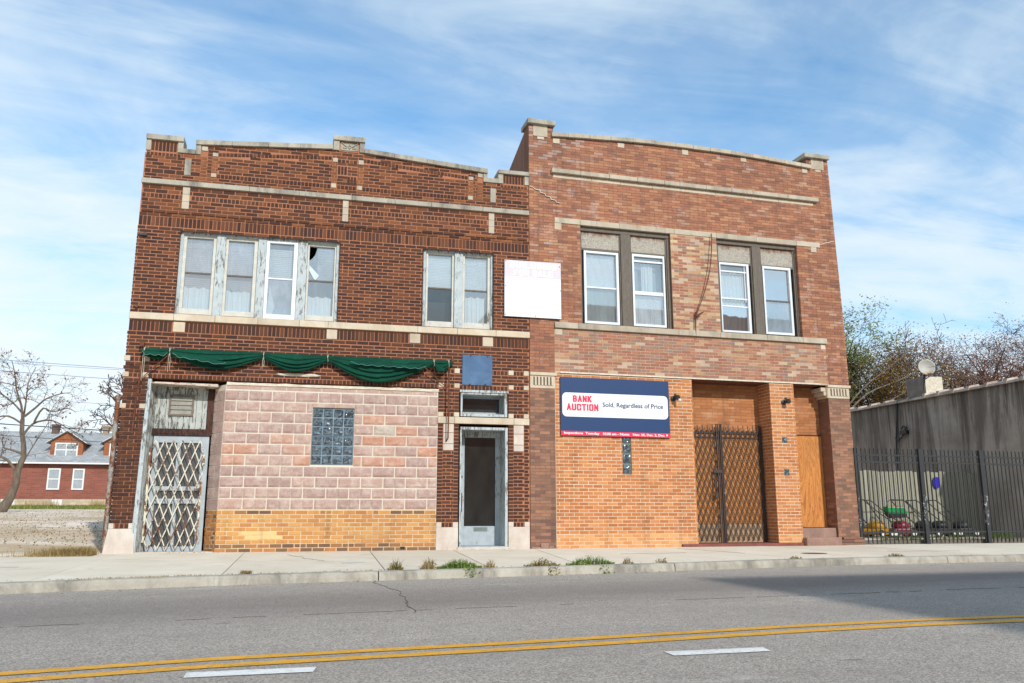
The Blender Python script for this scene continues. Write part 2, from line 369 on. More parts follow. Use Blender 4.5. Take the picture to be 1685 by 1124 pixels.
def m_stucco_():
    t=NT('stained_stucco'); v=t.map(); n=t.noise(v,1.0,6,.65); ns=t.noise(t.map((1.6,1.6,.16)),1.3,6,.7,.5); n3=t.noise(v,25,5,.7)
    col=t.mix(t.ramp(n,[(.3,0),(.7,1)]),lin('bab2a8'),lin('8e867c'))
    sz=t.n('ShaderNodeSeparateXYZ'); t.l(t.tc.outputs['Object'],sz.inputs[0]); hz_=t.math('MULTIPLY_ADD',sz.outputs[2],.055,-.13)
    ns2=t.noise(t.map((3.2,3.2,.12),loc=(3,1,0)),1.0,6,.75,.6)
    col=t.mix(t.ramp(t.math('ADD',ns,hz_),[(.50,0),(.62,.8)]),col,lin('68615a'))
    col=t.mix(t.ramp(t.math('ADD',ns2,hz_),[(.58,0),(.68,.75)]),col,lin('4c4641'))
    col=t.mix(t.ramp(t.noise(t.map((1,1,2),loc=(4,1,0)),1.9,6,.8),[(.66,0),(.69,.8)]),col,lin('8a5a4c'))
    col=t.mix(.4,col,t.ramp(n3,[(.2,.6),(.8,1.15)]),'MULTIPLY')
    t.bsdf(col,.95,0,t.bump(n3,.5,.01),.2); return t.m
m_stucco=m_stucco_()

# ------------------------------------------------------------------ brick laying
def subtract(iv,holes):
    out=[iv]
    for a,b in holes:
        nx=[]
        for p,q in out:
            if b<=p or a>=q: nx.append((p,q)); continue
            if a>p: nx.append((p,a))
            if b<q: nx.append((b,q))
        out=nx
    return out
def lay(mb,fr,xa,xb,za,zb,ph,mod,holes=(),joint=.0155,top=None,lo=0,hi=1,off=0,deep=.02,front=0,minw=.03,jit=.0015,power=1,hdr=0,rfn=None):
    n=max(1,round((zb-za)/ph)); ph=(zb-za)/n
    for i in range(n):
        z0=za+i*ph; z1=z0+ph-joint; zc=(z0+z1)/2
        b=xb(zc) if callable(xb) else xb
        hs=[(h[0],h[1]) for h in holes if h[2]<zc<h[3]]
        st=mod/2 if (i+off)%2 else 0
        k=math.floor((xa-0)/mod)-1
        x=k*mod+st
        while x<b:
            p0=max(x,xa); p1=min(x+mod-joint,b)
            w=mod
            if hdr and R.random()<hdr and p1-p0>mod*.8:
                segs=[(p0,(p0+p1)/2-joint/2),((p0+p1)/2+joint/2,p1)]
            else: segs=[(p0,p1)]
            for sgm in segs:
                if sgm[1]-sgm[0]<minw*.6: continue
                for c,d in subtract(sgm,hs):
                    if d-c<minw*.5: continue
                    edge=any(abs(c-h[1])<.004 or abs(d-h[0])<.004 for h in hs)
                    tl=tr=z1
                    if top:
                        tl=min(z1,top(c)); tr=min(z1,top(d))
                        if tl-z0<.008 or tr-z0<.008: continue
                    r=lo+(hi-lo)*R.random()**power
                    if rfn: r=rfn(c,z0,r)
                    o=front+R.uniform(-jit,jit)*1.6; dd=.13 if edge else deep
                    j=lambda: R.uniform(-jit,jit)
                    a0,a1,b0,b1=c+j(),d+j(),z0+j(),j()
                    P=[fr(a0,b0,o),fr(a1,b0,o),fr(a1,b0,o-dd),fr(a0,b0,o-dd),fr(a0,tl+b1,o),fr(a1,tr+b1,o),fr(a1,tr+b1,o-dd),fr(a0,tl+b1,o-dd)]
                    mb.hexa(P,r,False)
            x+=mod
def soldier(mb,fr,xa,xb,za,zb,pitch,holes=(),joint=.0145,lo=0,hi=1,front=0,deep=.02,zf=None):
    n=max(1,round((xb-xa)/pitch)); p=(xb-xa)/n
    for i in range(n):
        x0=xa+i*p; x1=x0+p-joint; xc=(x0+x1)/2
        if any(h[0]<xc<h[1] for h in holes): continue
        d=zf(xc) if zf else 0
        o=front+R.uniform(-.002,.003)
        r=lo+(hi-lo)*R.random()
        a,b=za+d,zb+d-joint
        mb.hexa([fr(x0,a,o),fr(x1,a,o),fr(x1,a,o-deep),fr(x0,a,o-deep),fr(x0,b,o),fr(x1,b,o),fr(x1,b,o-deep),fr(x0,b,o-deep)],r,False)
def gridwall(mb,x0,x1,z0,z1,holes,y0,y1):
    xs=sorted(set([x0,x1]+[min(max(h[i],x0),x1) for h in holes for i in (0,1)]))
    zs=sorted(set([z0,z1]+[min(max(h[i],z0),z1) for h in holes for i in (2,3)]))
    def solid(i,j):
        if i<0 or j<0 or i>=len(xs)-1 or j>=len(zs)-1: return False
        xc=(xs[i]+xs[i+1])/2; zc=(zs[j]+zs[j+1])/2
        return not any(h[0]<xc<h[1] and h[2]<zc<h[3] for h in holes)
    for i in range(len(xs)-1):
        for j in range(len(zs)-1):
            if not solid(i,j): continue
            a,b,c,d=xs[i],xs[i+1],zs[j],zs[j+1]
            mb.face([(a,y0,c),(b,y0,c),(b,y0,d),(a,y0,d)]); mb.face([(b,y1,c),(a,y1,c),(a,y1,d),(b,y1,d)])
            if not solid(i-1,j): mb.face([(a,y1,c),(a,y0,c),(a,y0,d),(a,y1,d)])
            if not solid(i+1,j): mb.face([(b,y0,c),(b,y1,c),(b,y1,d),(b,y0,d)])
            if not solid(i,j-1): mb.face([(a,y1,c),(b,y1,c),(b,y0,c),(a,y0,c)])
            if not solid(i,j+1): mb.face([(a,y0,d),(b,y0,d),(b,y1,d),(a,y1,d)])
def grow_hole(h,e): return (h[0]-e,h[1]+e,h[2]-e,h[3]+e)
def stones(parent,name,rects,mat,out=.006,deep=.05,bev=.004):
    res=[]
    for (a,b,c,d) in rects:
        m=MB(); m.box(a,b,-out,deep,c,d,R.random()); res.append(m.build(name,mat,parent,bevel=bev))
    return res
def course(parent,name,x0,x1,z0,z1,joints,mat,out,deep=.06,gap=.004,bev=.006):
    m=MB(); xs=[x0]+list(joints)+[x1]
    for a,b in zip(xs[:-1],xs[1:]):
        m.box(a+gap/2,b-gap/2,-out+R.uniform(-.002,.002),deep,z0,z1,R.random())
    return m.build(name,mat,parent,bevel=bev)

# ------------------------------------------------------------------ window pieces
def ring(mb,x0,x1,z0,z1,w,y0,y1,wb=None,wt=None,wr=None):
    wb=w if wb is None else wb; wt=w if wt is None else wt; wr=w if wr is None else wr
    mb.box(x0,x0+w,y0,y1,z0,z1); mb.box(x1-wr,x1,y0,y1,z0,z1)
    mb.box(x0+w,x1-wr,y0+.001,y1-.001,z0,z0+wb); mb.box(x0+w,x1-wr,y0+.001,y1-.001,z1-wt,z1)
def pane(parent,x0,x1,z0,z1,y,mat,poly=None):
    m=MB()
    if poly: m.face([(x,y,z) for x,z in poly])
    else: m.face([(x0,y,z0),(x1,y,z0),(x1,y,z1),(x0,y,z1)])
    return m.build('pane',mat,parent)
def curtain(parent,x0,x1,z0,z1,y,mat=None,folds=9,amp=.018,name='curtain',lean=0,seed=0):
    m=MB(); rr=random.Random(seed+int(x0*100)); ph=[rr.uniform(0,6) for _ in range(4)]
    def f(u,v):
        x=x0+(x1-x0)*u+lean*(1-v)*(.2+u)
        yy=y+amp*(sin(u*folds*6.28/1.6+ph[0]+.5*v)+.6*sin(u*folds*11+ph[1]))*(.5+.6*(1-v))
        z=z0+(z1-z0)*v+(.012*sin(u*17+ph[2]) if v>.99 else 0)
        return (x,yy,z)
    m.grid(f,60,6); return m.build(name,mat or m_curtain,parent,smooth=True)
def blind(parent,x0,x1,z0,z1,y,mat,slat=.03):
    m=MB(); z=z0
    while z<z1:
        m.hexa([(x0,y-.004,z),(x1,y-.004,z),(x1,y+.01,z+.006),(x0,y+.01,z+.006),(x0,y-.006,z+slat*.82),(x1,y-.006,z+slat*.82),(x1,y+.004,z+slat*.9),(x0,y+.004,z+slat*.9)],R.random()); z+=slat
    return m.build('blind',mat,parent)

# ================================================================== LEFT BUILDING
LB=empty('brick_building',(0,0,0),0,'dark brown brick two storey storefront with sagging green awning and pink block infill','building')
A=(-2.305,.445,3.99,5.50); B=(1.972,3.322,4.0,5.50)
SHOP=(-2.62,2.302,-.05,2.865); DOOR=(2.692,3.612,-.02,2.22); TRAN=(2.692,3.612,2.352,2.845)
holes=[A,B,SHOP,DOOR,TRAN]
body=MB(); gridwall(body,-3.004,4.018,-.05,6.9,[grow_hole(h,.006) for h in holes],.0035,.30)
par=[(-2.975,6.9),(-2.975,7.14),(-2.38,7.14),(-2.38,6.95),(-2.08,6.95),(-2.08,7.12),(.26,7.285),(.26,7.47),(.79,7.47),(.79,7.275),(3.18,7.10),(3.18,6.94),(3.42,6.94),(3.42,7.12),(4.018,7.12),(4.018,6.9)]
body.prism(par,.0035,.30)
body.build('wall',m_brown_mortar,LB)
def topL(x):
    if x<-2.40: return 7.14
    if x<-2.05: return 6.94
    if x<.30: return 7.115+(x+2.08)/2.34*.17
    if x<.76: return 7.28
    if x<3.12: return 7.275-(x-.79)/2.39*.175
    if x<3.46: return 6.93
    return 7.12
bk=MB(); F=FRONT
# piers below 2.22
for (a,b) in ((-3.03,-2.625),(2.305,2.692),(3.615,4.005)):
    w=b-a; e=.096; lz=.48
    for (p,q) in ((a,a+e-.006),(b-e+.006,b)):
        lay(bk,F,p,q,lz,2.225 if a>0 else 2.345,.0632,1.0,hi=.55,off=0,deep=.12,minw=.02,front=.012 if a<0 else 0)
    top_=1.74 if a>0 else 2.345
    lay(bk,F,a+e,b-e,lz,top_,.0632,.19,hi=.55,deep=.03,front=.012 if a<0 else 0)
    soldier(bk,F,a+e,b-e,.392,.478,.062,hi=.5)
    # between belt and header rows
    for (z0,z1) in ((2.435,2.87),(2.96,3.145)):
        fr=.012 if a<0 else 0
        lay(bk,F,a,a+e-.006,z0,z1,.0632,1.0,hi=.55,deep=.1,front=fr); lay(bk,F,b-e+.006,b,z0,z1,.0632,1.0,hi=.55,deep=.1,front=fr)
        lay(bk,F,a+e,b-e,z0,z1,.0632,.19,hi=.55,front=fr)
    for (z0,z1) in ((2.35,2.43),(2.88,2.955),(3.15,3.235)):
        soldier(bk,F,a+e,b-e,z0,z1,.064,hi=.5)
# above shopfront
soldier(bk,F,-2.62,2.30,2.868,2.952,.068,hi=.55,front=.004); soldier(bk,F,2.695,3.61,2.85,2.945,.068,hi=.6,deep=.1)
for a,b in ((-2.62,2.30),(2.695,3.61)): lay(bk,F,a,b,2.955,3.148,.0643,.205,hi=.6)
for a,b in ((-2.62,2.30),(2.695,3.61)): soldier(bk,F,a,b,3.15,3.238,.068,hi=.55)
lay(bk,F,-3.015,4.015,3.24,3.60,.063,.205,hi=.62,hdr=.03); lay(bk,F,-3.018,4.015,3.61,3.675,.065,.205,hi=.62,front=.008)
SQ=[(-2.3,-2.11),(.272,.455),(1.758,1.95),(3.12,3.315)]
soldier(bk,F,-3.0,4.015,3.682,3.862,.0685,[(a,b,0,9) for a,b in SQ],hi=.6,front=.006)
# main storey
lay(bk,F,-3.01,4.015,3.995,5.553,.0632,.205,[A,B],hi=.72,hdr=.03)
soldier(bk,F,-3.0,4.015,5.56,5.738,.068,hi=.8,front=.004,deep=.1)
lay(bk,F,-3.0,4.015,5.742,5.80,.06,.205,front=.010); lay(bk,F,-3.0,4.015,5.803,5.862,.06,.205,lo=.1,front=.018,off=1)
VS=[(-2.325,-2.205,5.90,6.31),(.46,.565,5.90,6.31),(3.22,3.33,5.895,6.30)]
lay(bk,F,-2.985,4.012,5.866,6.07,.068,.205,VS,lo=.15,hi=.9)
soldier(bk,F,-2.985,4.012,6.072,6.16,.068,VS,lo=.1,hi=.8)
lay(bk,F,-2.985,4.012,6.165,6.314,.0735,.205,VS,lo=.15,hi=.9,off=1)
# parapet
cols=[(-2.06,-1.955),(-1.87,-1.775),(.235,.33),(.708,.805),(2.815,2.91),(3.0,3.10)]
panel=[(-1.775,.235),(.805,2.815)]
PH=[(-2.33,-2.22,6.53,6.84),(3.25,3.362,6.52,6.82)]
for a,b in cols: PH.append((a-.006,b+.006,6.53,7.0))
for a,b in cols[:2]+cols[4:]: lay(bk,F,a,b,6.53,6.92,.064,.3,lo=.75,hi=1,minw=.02)
for a,b in cols[2:4]: lay(bk,F,a,b,6.62,7.05,.064,.3,lo=.75,hi=1,minw=.02); PH.append((a-.006,b+.006,6.9,7.06))
bandz=lambda x: (topL(x)-7.115) if x<.3 else (topL(x)-7.10)
HB=[]
for a,b in panel+[(.34,.70)]: HB.append((a,b,6.53,6.618))
n=40
for a,b in panel:
    for i in range(n):
        p=a+(b-a)*i/n; q=a+(b-a)*(i+1)/n; zc=6.93+bandz((p+q)/2); HB.append((p,q+.001,zc-.03,zc+.072))
HB.append((.34,.70,6.72,7.0)); HB.append((.34,.70,7.05,7.13))
HB.append((-2.98,-2.40,6.86,6.93)); HB.append((-2.91,-2.47,6.94,7.14)); HB.append((3.5,3.93,6.93,7.13)); HB.append((3.45,4.0,6.85,6.925))
HB+= [(-2.47,-2.36,6.93,7.2),(-3.0,-2.91,6.93,7.2),(3.93,4.03,6.93,7.2),(3.40,3.50,6.90,7.2),(-2.07,-1.96,7.02,7.12),(3.0,3.10,7.01,7.12)]
lay(bk,F,-2.985,4.012,6.412,6.532,.06,.205,PH,lo=.1,hi=.95)
lay(bk,F,-2.985,4.012,6.532,6.62,.088,.205,PH+HB,lo=.1,hi=.95)
lay(bk,F,-2.985,4.012,6.62,7.32,.0636,.205,PH+HB[3:],top=lambda x: topL(x)-.004,lo=.1,hi=.95,off=1)
for a,b in panel+[(.34,.70)]: soldier(bk,F,a+.004,b,6.535,6.612,.067,lo=0,hi=.6,front=.010)
for a,b in panel: soldier(bk,F,a+.004,b,6.93,7.0,.067,lo=0,hi=.7,front=.010,zf=bandz)
soldier(bk,F,.34,.70,7.055,7.125,.067,lo=.1,hi=.9)
soldier(bk,F,-2.975,-2.40,6.865,6.93,.067,lo=.1,hi=.6); soldier(bk,F,3.46,4.0,6.855,6.92,.067,lo=.1,hi=.6)
soldier(bk,F,-2.905,-2.472,6.95,7.135,.064,lo=0,hi=.5); soldier(bk,F,3.51,3.93,6.945,7.12,.064,lo=0,hi=.5)
# basket-weave panel under the pedestal
soldier(bk,F,.345,.52,6.815,6.99,.058,hi=.4); lay(bk,F,.345,.52,6.625,6.80,.058,.3,lo=.2,hi=.9)
soldier(bk,F,.525,.70,6.625,6.80,.058,hi=.4); lay(bk,F,.525,.70,6.815,6.99,.058,.3,lo=.2,hi=.9)
bk.build('brickwork',m_brown,LB)
# side wall bricks facing the empty lot (plain courses)
sw=MB(); sw.box(-2.99,-2.76,.301,9,-.05,6.9); sw.build('side_wall',m_brown,LB)
# stonework
course(LB,'belt_course',-3.015,4.02,6.318,6.408,[-1.2,-.33,.62,2.1,3.1],m_lime_soot,.045)
course(LB,'window_sill',-3.012,4.02,3.872,3.988,[-2.3,-1.628,-.916,-.21,.29,1.896,2.63,3.365],m_lime_pale,.05)
course(LB,'belt_course',2.298,4.01,2.226,2.345,[2.60,3.715],m_lime_pale,.03)
stones(LB,'accent_stone',[(a,b,3.68,3.858) for a,b in SQ],m_lime_pale,.012)
for a,b,c,d in VS:
    m=MB()
    for k in range(3): m.box(a,b,-.012,.05,c+(d-c)*k/3+.002,c+(d-c)*(k+1)/3-.002,R.random())
    m.build('accent_stone',m_lime,LB,bevel=.003)
stones(LB,'accent_stone',[(-2.33,-2.222,6.535,6.835),(3.252,3.36,6.525,6.815)],m_lime_soot,.010)
for z0,z1 in ((2.35,2.43),(2.88,2.962),(3.152,3.24)):
    rs=[(-3.03,-2.935),(-2.725,-2.63),(2.305,2.40),(2.594,2.69),(3.615,3.712),(3.908,4.003)]
    stones(LB,'accent_stone',[(a,b,z0,z1) for a,b in rs],m_lime_pale,.014)
for a,b in ((2.404,2.592),(3.715,3.902)):
    m=MB()
    for c,d in ((2.06,2.222),(1.86,2.056),(1.742,1.856)): m.box(a,b,-.012,.05,c+.002,d-.002,R.random())
    m.build('pilaster_stone',m_base_stone,LB,bevel=.003)
for a,b,c in ((-3.05,-2.635,.40),(2.30,2.694,.40),(3.612,4.008,.40)):
    m=MB(); lo=-.03; e=.096
    if a<0:
        m.hexa([(a-.03,-.09,lo),(b+.03,-.09,lo),(b+.03,.1,lo),(a-.03,.1,lo),(a+.02,-.02,c-.012),(b,-.02,c-.012),(b,.1,c-.012),(a+.02,.1,c-.012)],.6)
    else: m.box(a,b,-.022,.06,lo,c-.012,.5)
    m.box(a+(.02 if a<0 else 0),a+e,-.02,.06,c-.012,.475,.7); m.box(b-e,b,-.02,.06,c-.012,.475,.7)
    m.build('base_stone',m_base_stone,LB,bevel=.008)
sm=[(-2.06,-1.96,7.025,7.105),(-1.87,-1.775,6.935,7.005),(-1.875,-1.785,6.54,6.612),(.245,.335,7.05,7.13),(.232,.322,6.54,6.625),(.715,.812,7.045,7.132),(.705,.798,6.54,6.62),(2.82,2.912,6.942,7.012),(2.81,2.905,6.54,6.62),(3.0,3.098,7.015,7.10)]
stones(LB,'accent_stone',sm,m_lime,.014)
cop=MB()
def cq(xa,xb,b0,b1,t0,t1,o=.05):
    cop.hexa([(xa,-o,b0),(xb,-o,b1),(xb,.34,b1),(xa,.34,b0),(xa,-o,t0),(xb,-o,t1),(xb,.34,t1),(xa,.34,t0)],R.random())
cq(-2.998,-2.372,7.145,7.145,7.238,7.245)
cop.box(-2.995,-2.912,-.02,.3,6.942,7.143,.8); cop.box(-2.465,-2.372,-.02,.3,6.942,7.143,.8)
cop.box(-2.463,-2.166,-.024,.32,6.942,7.025,.7); cop.box(-2.164,-2.075,-.024,.32,6.944,7.118,.8)
def cl(x): return 7.118+(x+2.165)/2.4*.172
for a,b in ((-2.165,-1.55),(-1.547,-.92),(-.917,-.35),(-.347,.238)): cq(a,b,cl(a),cl(b),cl(a)+.09,cl(b)+.088)
cq(.236,.826,7.476,7.476,7.565,7.575,.06)
cop.box(.245,.352,-.03,.3,7.285,7.474,.7); cop.box(.729,.818,-.03,.3,7.28,7.474,.7)
def cr_(x): return 7.272-(x-.82)/2.37*.17
for a,b in ((.82,1.38),(1.383,2.0),(2.003,2.6),(2.603,3.19)): cq(a,b,cr_(a),cr_(b),cr_(a)+.088,cr_(b)+.094)
cop.box(3.108,3.19,-.024,.3,6.932,7.1,.8); cop.box(3.112,3.402,-.022,.32,6.93,7.02,.7); cop.box(3.404,3.505,-.024,.3,6.93,7.125,.8)
cq(3.40,4.022,7.127,7.127,7.203,7.207); cop.box(3.935,4.02,-.02,.3,6.94,7.125,.8)
cop.build('coping',m_lime_soot,LB,bevel=.006)
pn=MB(); pn.box(.375,.705,.0,.03,7.298,7.455)
pn2=MB()
for sgn in (-1,1):
    pts=[(.54+sgn*(.04+.11*k/6),-.012,7.40-.02*cos(k*.5)+.035*(k/6)**2+.0) for k in range(7)]
    pn2.tube(pts,[.008]*7,6)
    pn2.tube([(.54+sgn*.05,-.01,7.345),(.54+sgn*.12,-.01,7.352)],.006,6)
for k in range(10):
    a=2*pi*k/10; b=2*pi*(k+1)/10
    pn2.tube([(.54+.026*cos(a),-.012,7.375+.026*sin(a)),(.54+.026*cos(b),-.012,7.375+.026*sin(b))],.006,5)
pn2.tube([(.54,-.01,7.325),(.54,-.01,7.34)],.008,6); pn2.tube([(.54,-.01,7.41),(.54,-.01,7.435)],.007,6)
pn2.box(.378,.702,-.006,.0,7.30,7.312); pn2.box(.378,.702,-.006,.0,7.44,7.452)
cp=pn.build('carved_panel',m_lime_soot,LB); pn2.build('carving',m_lime_soot,cp,smooth=True)
# rear parts of the building shell
sh=MB(); sh.box(3.79,4.018,.301,9,-.05,6.8); sh.box(-2.759,3.789,8.8,9,-.05,6.8)
sh.build('rear_wall',m_brown,LB)
rf=MB(); rf.box(-2.759,3.789,.302,8.79,6.25,6.35); rf.build('roof',M_simple('tar_roof',lin('4c4a48'),lin('3a3836')),LB)
rm=MB(); rm.box(-2.758,3.788,3.2,3.3,-.04,6.24); rm.box(-2.757,3.787,.31,3.19,3.30,3.40); rm.box(1.2,1.3,.312,3.18,-.04,3.29); rm.box(1.2,1.3,.312,3.18,3.41,6.24)
rm.build('interior_wall',m_room,LB)
# ---- shopfront infill: yellow base and pink split-face blocks
GB=(.098,.812,1.455,2.44)
inf=MB(); gridwall(inf,-1.37,2.30,-.04,2.82,[grow_hole(GB,.004)],.0,.28)
# splayed return at the entrance nook
ns=((-1.372,.001),(-1.585,.30))
inf.slab([(-1.37,.0),(-1.583,.30),(-1.2,.30),(-1.2,.005)],-.04,2.80)
inf.build('infill_wall',m_pink_mortar,LB)
def SPLAY(u,v,o):
    dx,dy=ns[1][0]-ns[0][0],ns[1][1]-ns[0][1]; L=math.hypot(dx,dy); dx/=L; dy/=L
    return (ns[0][0]+dx*u-dy*o, ns[0][1]+dy*u+dx*o, v)
pk=MB(); zb=.70; hB=.1837
for i in range(11):
    z0=zb+i*hB; z1=z0+hB-.020; x=-1.37-(.195 if i%2 else 0)
    while x<2.30:
        p0=max(x,-1.368); p1=min(x+.39-.018,2.292); x+=.39
        if p1-p0<.05: continue
        parts=[(p0,p1)]
        if R.random()<(.75 if i<2 or i>8 else .3): md=(p0+p1)/2; parts=[(p0,md-.002),(md+.002,p1)]
        base=R.random()**1.2
        if i<4: base*=.62
        for q0,q1 in parts:
            r=min(1,max(0,base+R.uniform(-.05,.05)))
            for c,d in subtract((q0,q1),[(GB[0]-.01,GB[1]+.01)] if GB[2]<(z0+z1)/2<GB[3]+.05 else []):
                if d-c<.02: continue
                zt=z1
                if c<GB[1] and d>GB[0] and z1>GB[2] and z0<GB[2]: zt=GB[2]-.01
                nu=max(2,int((d-c)/.03)); nv=5
                def fn(u,v,c=c,d=d,z0=z0,zt=zt):
                    e=min(u,1-u,v,1-v)
                    o=.006+(.014*noise.noise(Vector(((c+(d-c)*u)*9,z0*5,(z0+v*.18)*11)))+.012) if e>.001 else .004
                    return (c+(d-c)*u,-o,z0+(zt-z0)*v)
                pk.grid(fn,nu,nv,r)
    if z0<GB[3]<z1:
        for c,d in ((GB[0]-.008,.28),(.29,.48),(.49,GB[1]+.008)):
            pk.box(c,d,-.012,.01,GB[3]+.012,z1,R.random()*.6)
    for u0,u1 in (((.01,.16),(.175,.36)) if i%2 else ((.01,.36),)):
        pk.hexa([SPLAY(u0,z0,.008),SPLAY(u1,z0,.008),SPLAY(u1,z0,-.01),SPLAY(u0,z0,-.01),SPLAY(u0,z1,.008),SPLAY(u1,z1,.008),SPLAY(u1,z1,-.01),SPLAY(u0,z1,-.01)],R.random()*.5)
x=-1.36
while x<2.28:
    w=R.choice((.2,.4,.6)); p1=min(x+w,2.29)
    pk.hexa([(x,-.004,2.728),(p1-.01,-.004,2.728),(p1-.01,.03,2.728),(x,.03,2.728),(x,-.004,2.79+R.uniform(0,.02)),(p1-.01,-.004,2.79+R.uniform(0,.02)),(p1-.01,.03,2.8),(x,.03,2.8)],.45); x=p1
pk.build('block_wall',m_pink,LB,smooth=False)
cm=MB()
def fcap(u,v):
    x=-1.36+3.67*u; return (x,-.01-.012*noise.noise(Vector((x*6,v*3,1))),2.795+.045*v+.012*noise.noise(Vector((x*4,2,v))))
cm.grid(fcap,60,3); cm.build('mortar_cap',m_cement,LB,solid=.02)
yb=MB()
def yr(x,z,r):
    if z<.13: return r*.35
    if -1.05<x<-.5 and .17<z<.31: return .95
    if z>.6: return min(r,.55)
    return .34+.38*r
lay(yb,F,-1.385,2.30,.0,.69,.0665,.2,hi=1,front=.008,jit=.002,hdr=.05,rfn=yr)
lay(yb,SPLAY,.0,.36,.0,.69,.0665,.12,hi=.45,front=.009,lo=.05,jit=.003)
yb.build('base_brickwork',m_yellow,LB)
ym=MB(); ym.box(-1.368,2.30,-.0015,.01,-.03,.692)
for s_ in (0,): ym.hexa([SPLAY(0,-.03,.002),SPLAY(.36,-.03,.002),SPLAY(.36,-.03,-.01),SPLAY(0,-.03,-.01),SPLAY(0,.69,.002),SPLAY(.36,.69,.002),SPLAY(.36,.69,-.01),SPLAY(0,.69,-.01)])
ym.build('base_mortar',m_yellow_mortar,LB)
# glass block window
def glassblocks(parent,x0,x1,z0,z1,nx,nz,y,mat,mo,split=None):
    fr=MB(); fr.box(x0,x1,y+.002,y+.08,z0,z1); f=fr.build('glass_block_window',mo,parent)
    g=MB(); zs=[z0+(z1-z0)*i/nz for i in range(nz+1)]; w=(x1-x0)/nx
    for i in range(nx):
        for j in range(nz):
            a,b=x0+w*i+.009,x0+w*(i+1)-.009; c,d=zs[j]+.009,zs[j+1]-.009; s=R.random()*50
            def fn(u,v,a=a,b=b,c=c,d=d,s=s):
                e=min(u,1-u,v,1-v); k=min(1,e*8)
                return (a+(b-a)*u,y+.001-.024*k-.026*k*noise.noise(Vector((u*2.6+s,v*2.6,s))),c+(d-c)*v)
            g.grid(fn,12,12,R.random())
    g.build('pane',mat,f,smooth=True)
    return f
def m_gb():
    t=NT('glass_block'); v=t.map(); n=t.noise(v,13,2,.5,1.8); b=t.bump(n,1.0,.045)
    col=t.mix(t.ramp(n,[(.42,0),(.56,1)]),lin('090d10'),lin('5a6c78'))  # paler noise tones paint glints into the block colour
    t.bsdf(col,.06,0,b,1.0,Coat_Weight=1.0); return t.m
m_gblock=m_gb()
glassblocks(LB,.10,.81,1.458,1.945,4,3,.02,m_gblock,M_simple('blue_grey_putty',lin('7d909c'),lin('6a7a86')))
glassblocks(LB,.10,.81,1.955,2.432,4,3,.02,m_gblock,M_simple('blue_grey_putty',lin('8a9ba6'),lin('6a7a86')))
stm=MB()
def fst(u,v):
    x=-.56+.77*u; h=.022*(1-abs(2*u-1)**4)+.004
    return (x,-.004-.012*(1-abs(2*v-1)),3.012+(v-.5)*h*2+.006*noise.noise(Vector((x*9,0,0))))
stm.grid(fst,30,4); stm.build('cement_patch',m_cement,LB,smooth=True)
hol=MB(); hol.box(1.68,1.76,-.0075,.02,.015,.062); hol.build('brick_hole_shade',m_dark,LB)  # solid dark block, the shade of a missing brick put into colour

# ---- upper windows, left building
def frameL(a,b,c,d,y): 
    p=adL(a,c,y); q=adL(b,d,y); return p[0],q[0],p[1],q[1]
wf=MB(); Y0=.09
x0,x1,z0,z1=frameL(-2.30,.44,3.99,5.485,Y0)
wf.box(x0,x1,Y0-.03,Y0+.05,z1-.055,z1+.04); wf.box(x0,x0+.06,Y0-.028,Y0+.06,z0,z1-.055); wf.box(x1-.055,x1,Y0-.028,Y0+.06,z0,z1-.055)
for a,b in ((-1.688,-1.535),(-.985,-.845),(-.292,-.130)):
    p,q,_,_=frameL(a,b,4,5,Y0); wf.box(p,q,Y0-.035,Y0+.07,z0,z1-.055)
wf.build('window_frame',m_blue_peel,LB,bevel=.004)
x0,x1,z0,z1=frameL(1.975,3.32,4.0,5.485,Y0)
wf=MB(); wf.box(x0,x1,Y0-.03,Y0+.05,z1-.05,z1+.04); wf.box(x0,x0+.05,Y0-.028,Y0+.06,z0,z1-.05); wf.box(x1-.06,x1,Y0-.028,Y0+.06,z0,z1-.05)
p,q,_,_=frameL(2.565,2.722,4,5,Y0); wf.box(p,q,Y0-.035,Y0+.07,z0,z1-.05)
wf.build('window_frame',m_blue_peel,LB,bevel=.004)
def dhung(parent,ad,xa,xb,gl0,gl1,zb,zt,zg0,zgm,zg1,Y,mf,mrail,lab=None,gu=None,gl=None,vin=False,badpoly=False):
    """double hung window given by its positions as seen on the wall plane"""
    def q(x,z): return ad(x,z,Y)
    m=MB(); X0,Z0=q(xa,zb); X1,Z1=q(xb,zt); G0,H0=q(gl0,zg0); G1,H1=q(gl1,zg1); _,HM=q(0,zgm)
    m.box(X0,G0,Y-.02,Y+.06,Z0,Z1); m.box(G1,X1,Y-.02,Y+.06,Z0,Z1)
    m.box(G0,G1,Y-.019,Y+.06,H1,Z1); m.box(G0,G1,Y-.026,Y+.06,Z0,H0)
    w=m.build('window',mf,parent,bevel=.003)
    if lab: w['label']=lab
    s=MB(); s.box(G0,G1,Y+.005,Y+.05,HM-.014,HM+.014); s.build('meeting_rail',mrail,w)
    if badpoly:
        W=G1-G0; Hh=H1-HM
        poly=[(G0,HM+.014),(G1,HM+.014),(G1,H1),(G0+W*.28,H1),(G0+W*.29,H1-Hh*.08),(G0+W*.22,H1-Hh*.24),(G0+W*.10,H1-Hh*.36),(G0,H1-Hh*.40)]
        pane(w,0,0,0,0,Y+.03,gu or m_glass,poly)
        pane(w,0,0,0,0,Y+.015,M_simple('glass_shard',lin('c8d4da'),lin('b8c4ca'),4,.3),[(G0+.004,HM+Hh*.30),(G0+.004,HM+Hh*.46),(G0+W*.42,HM+Hh*.16),(G0+W*.30,HM+.02),(G0+W*.22,HM+.03)])
    else: pane(w,G0,G1,HM+.014,H1,Y+.03,gu or m_glass)
    pane(w,G0,G1,H0,HM-.014,Y+.02,gl or m_glass)
    return w,G0,G1,H0,HM,H1
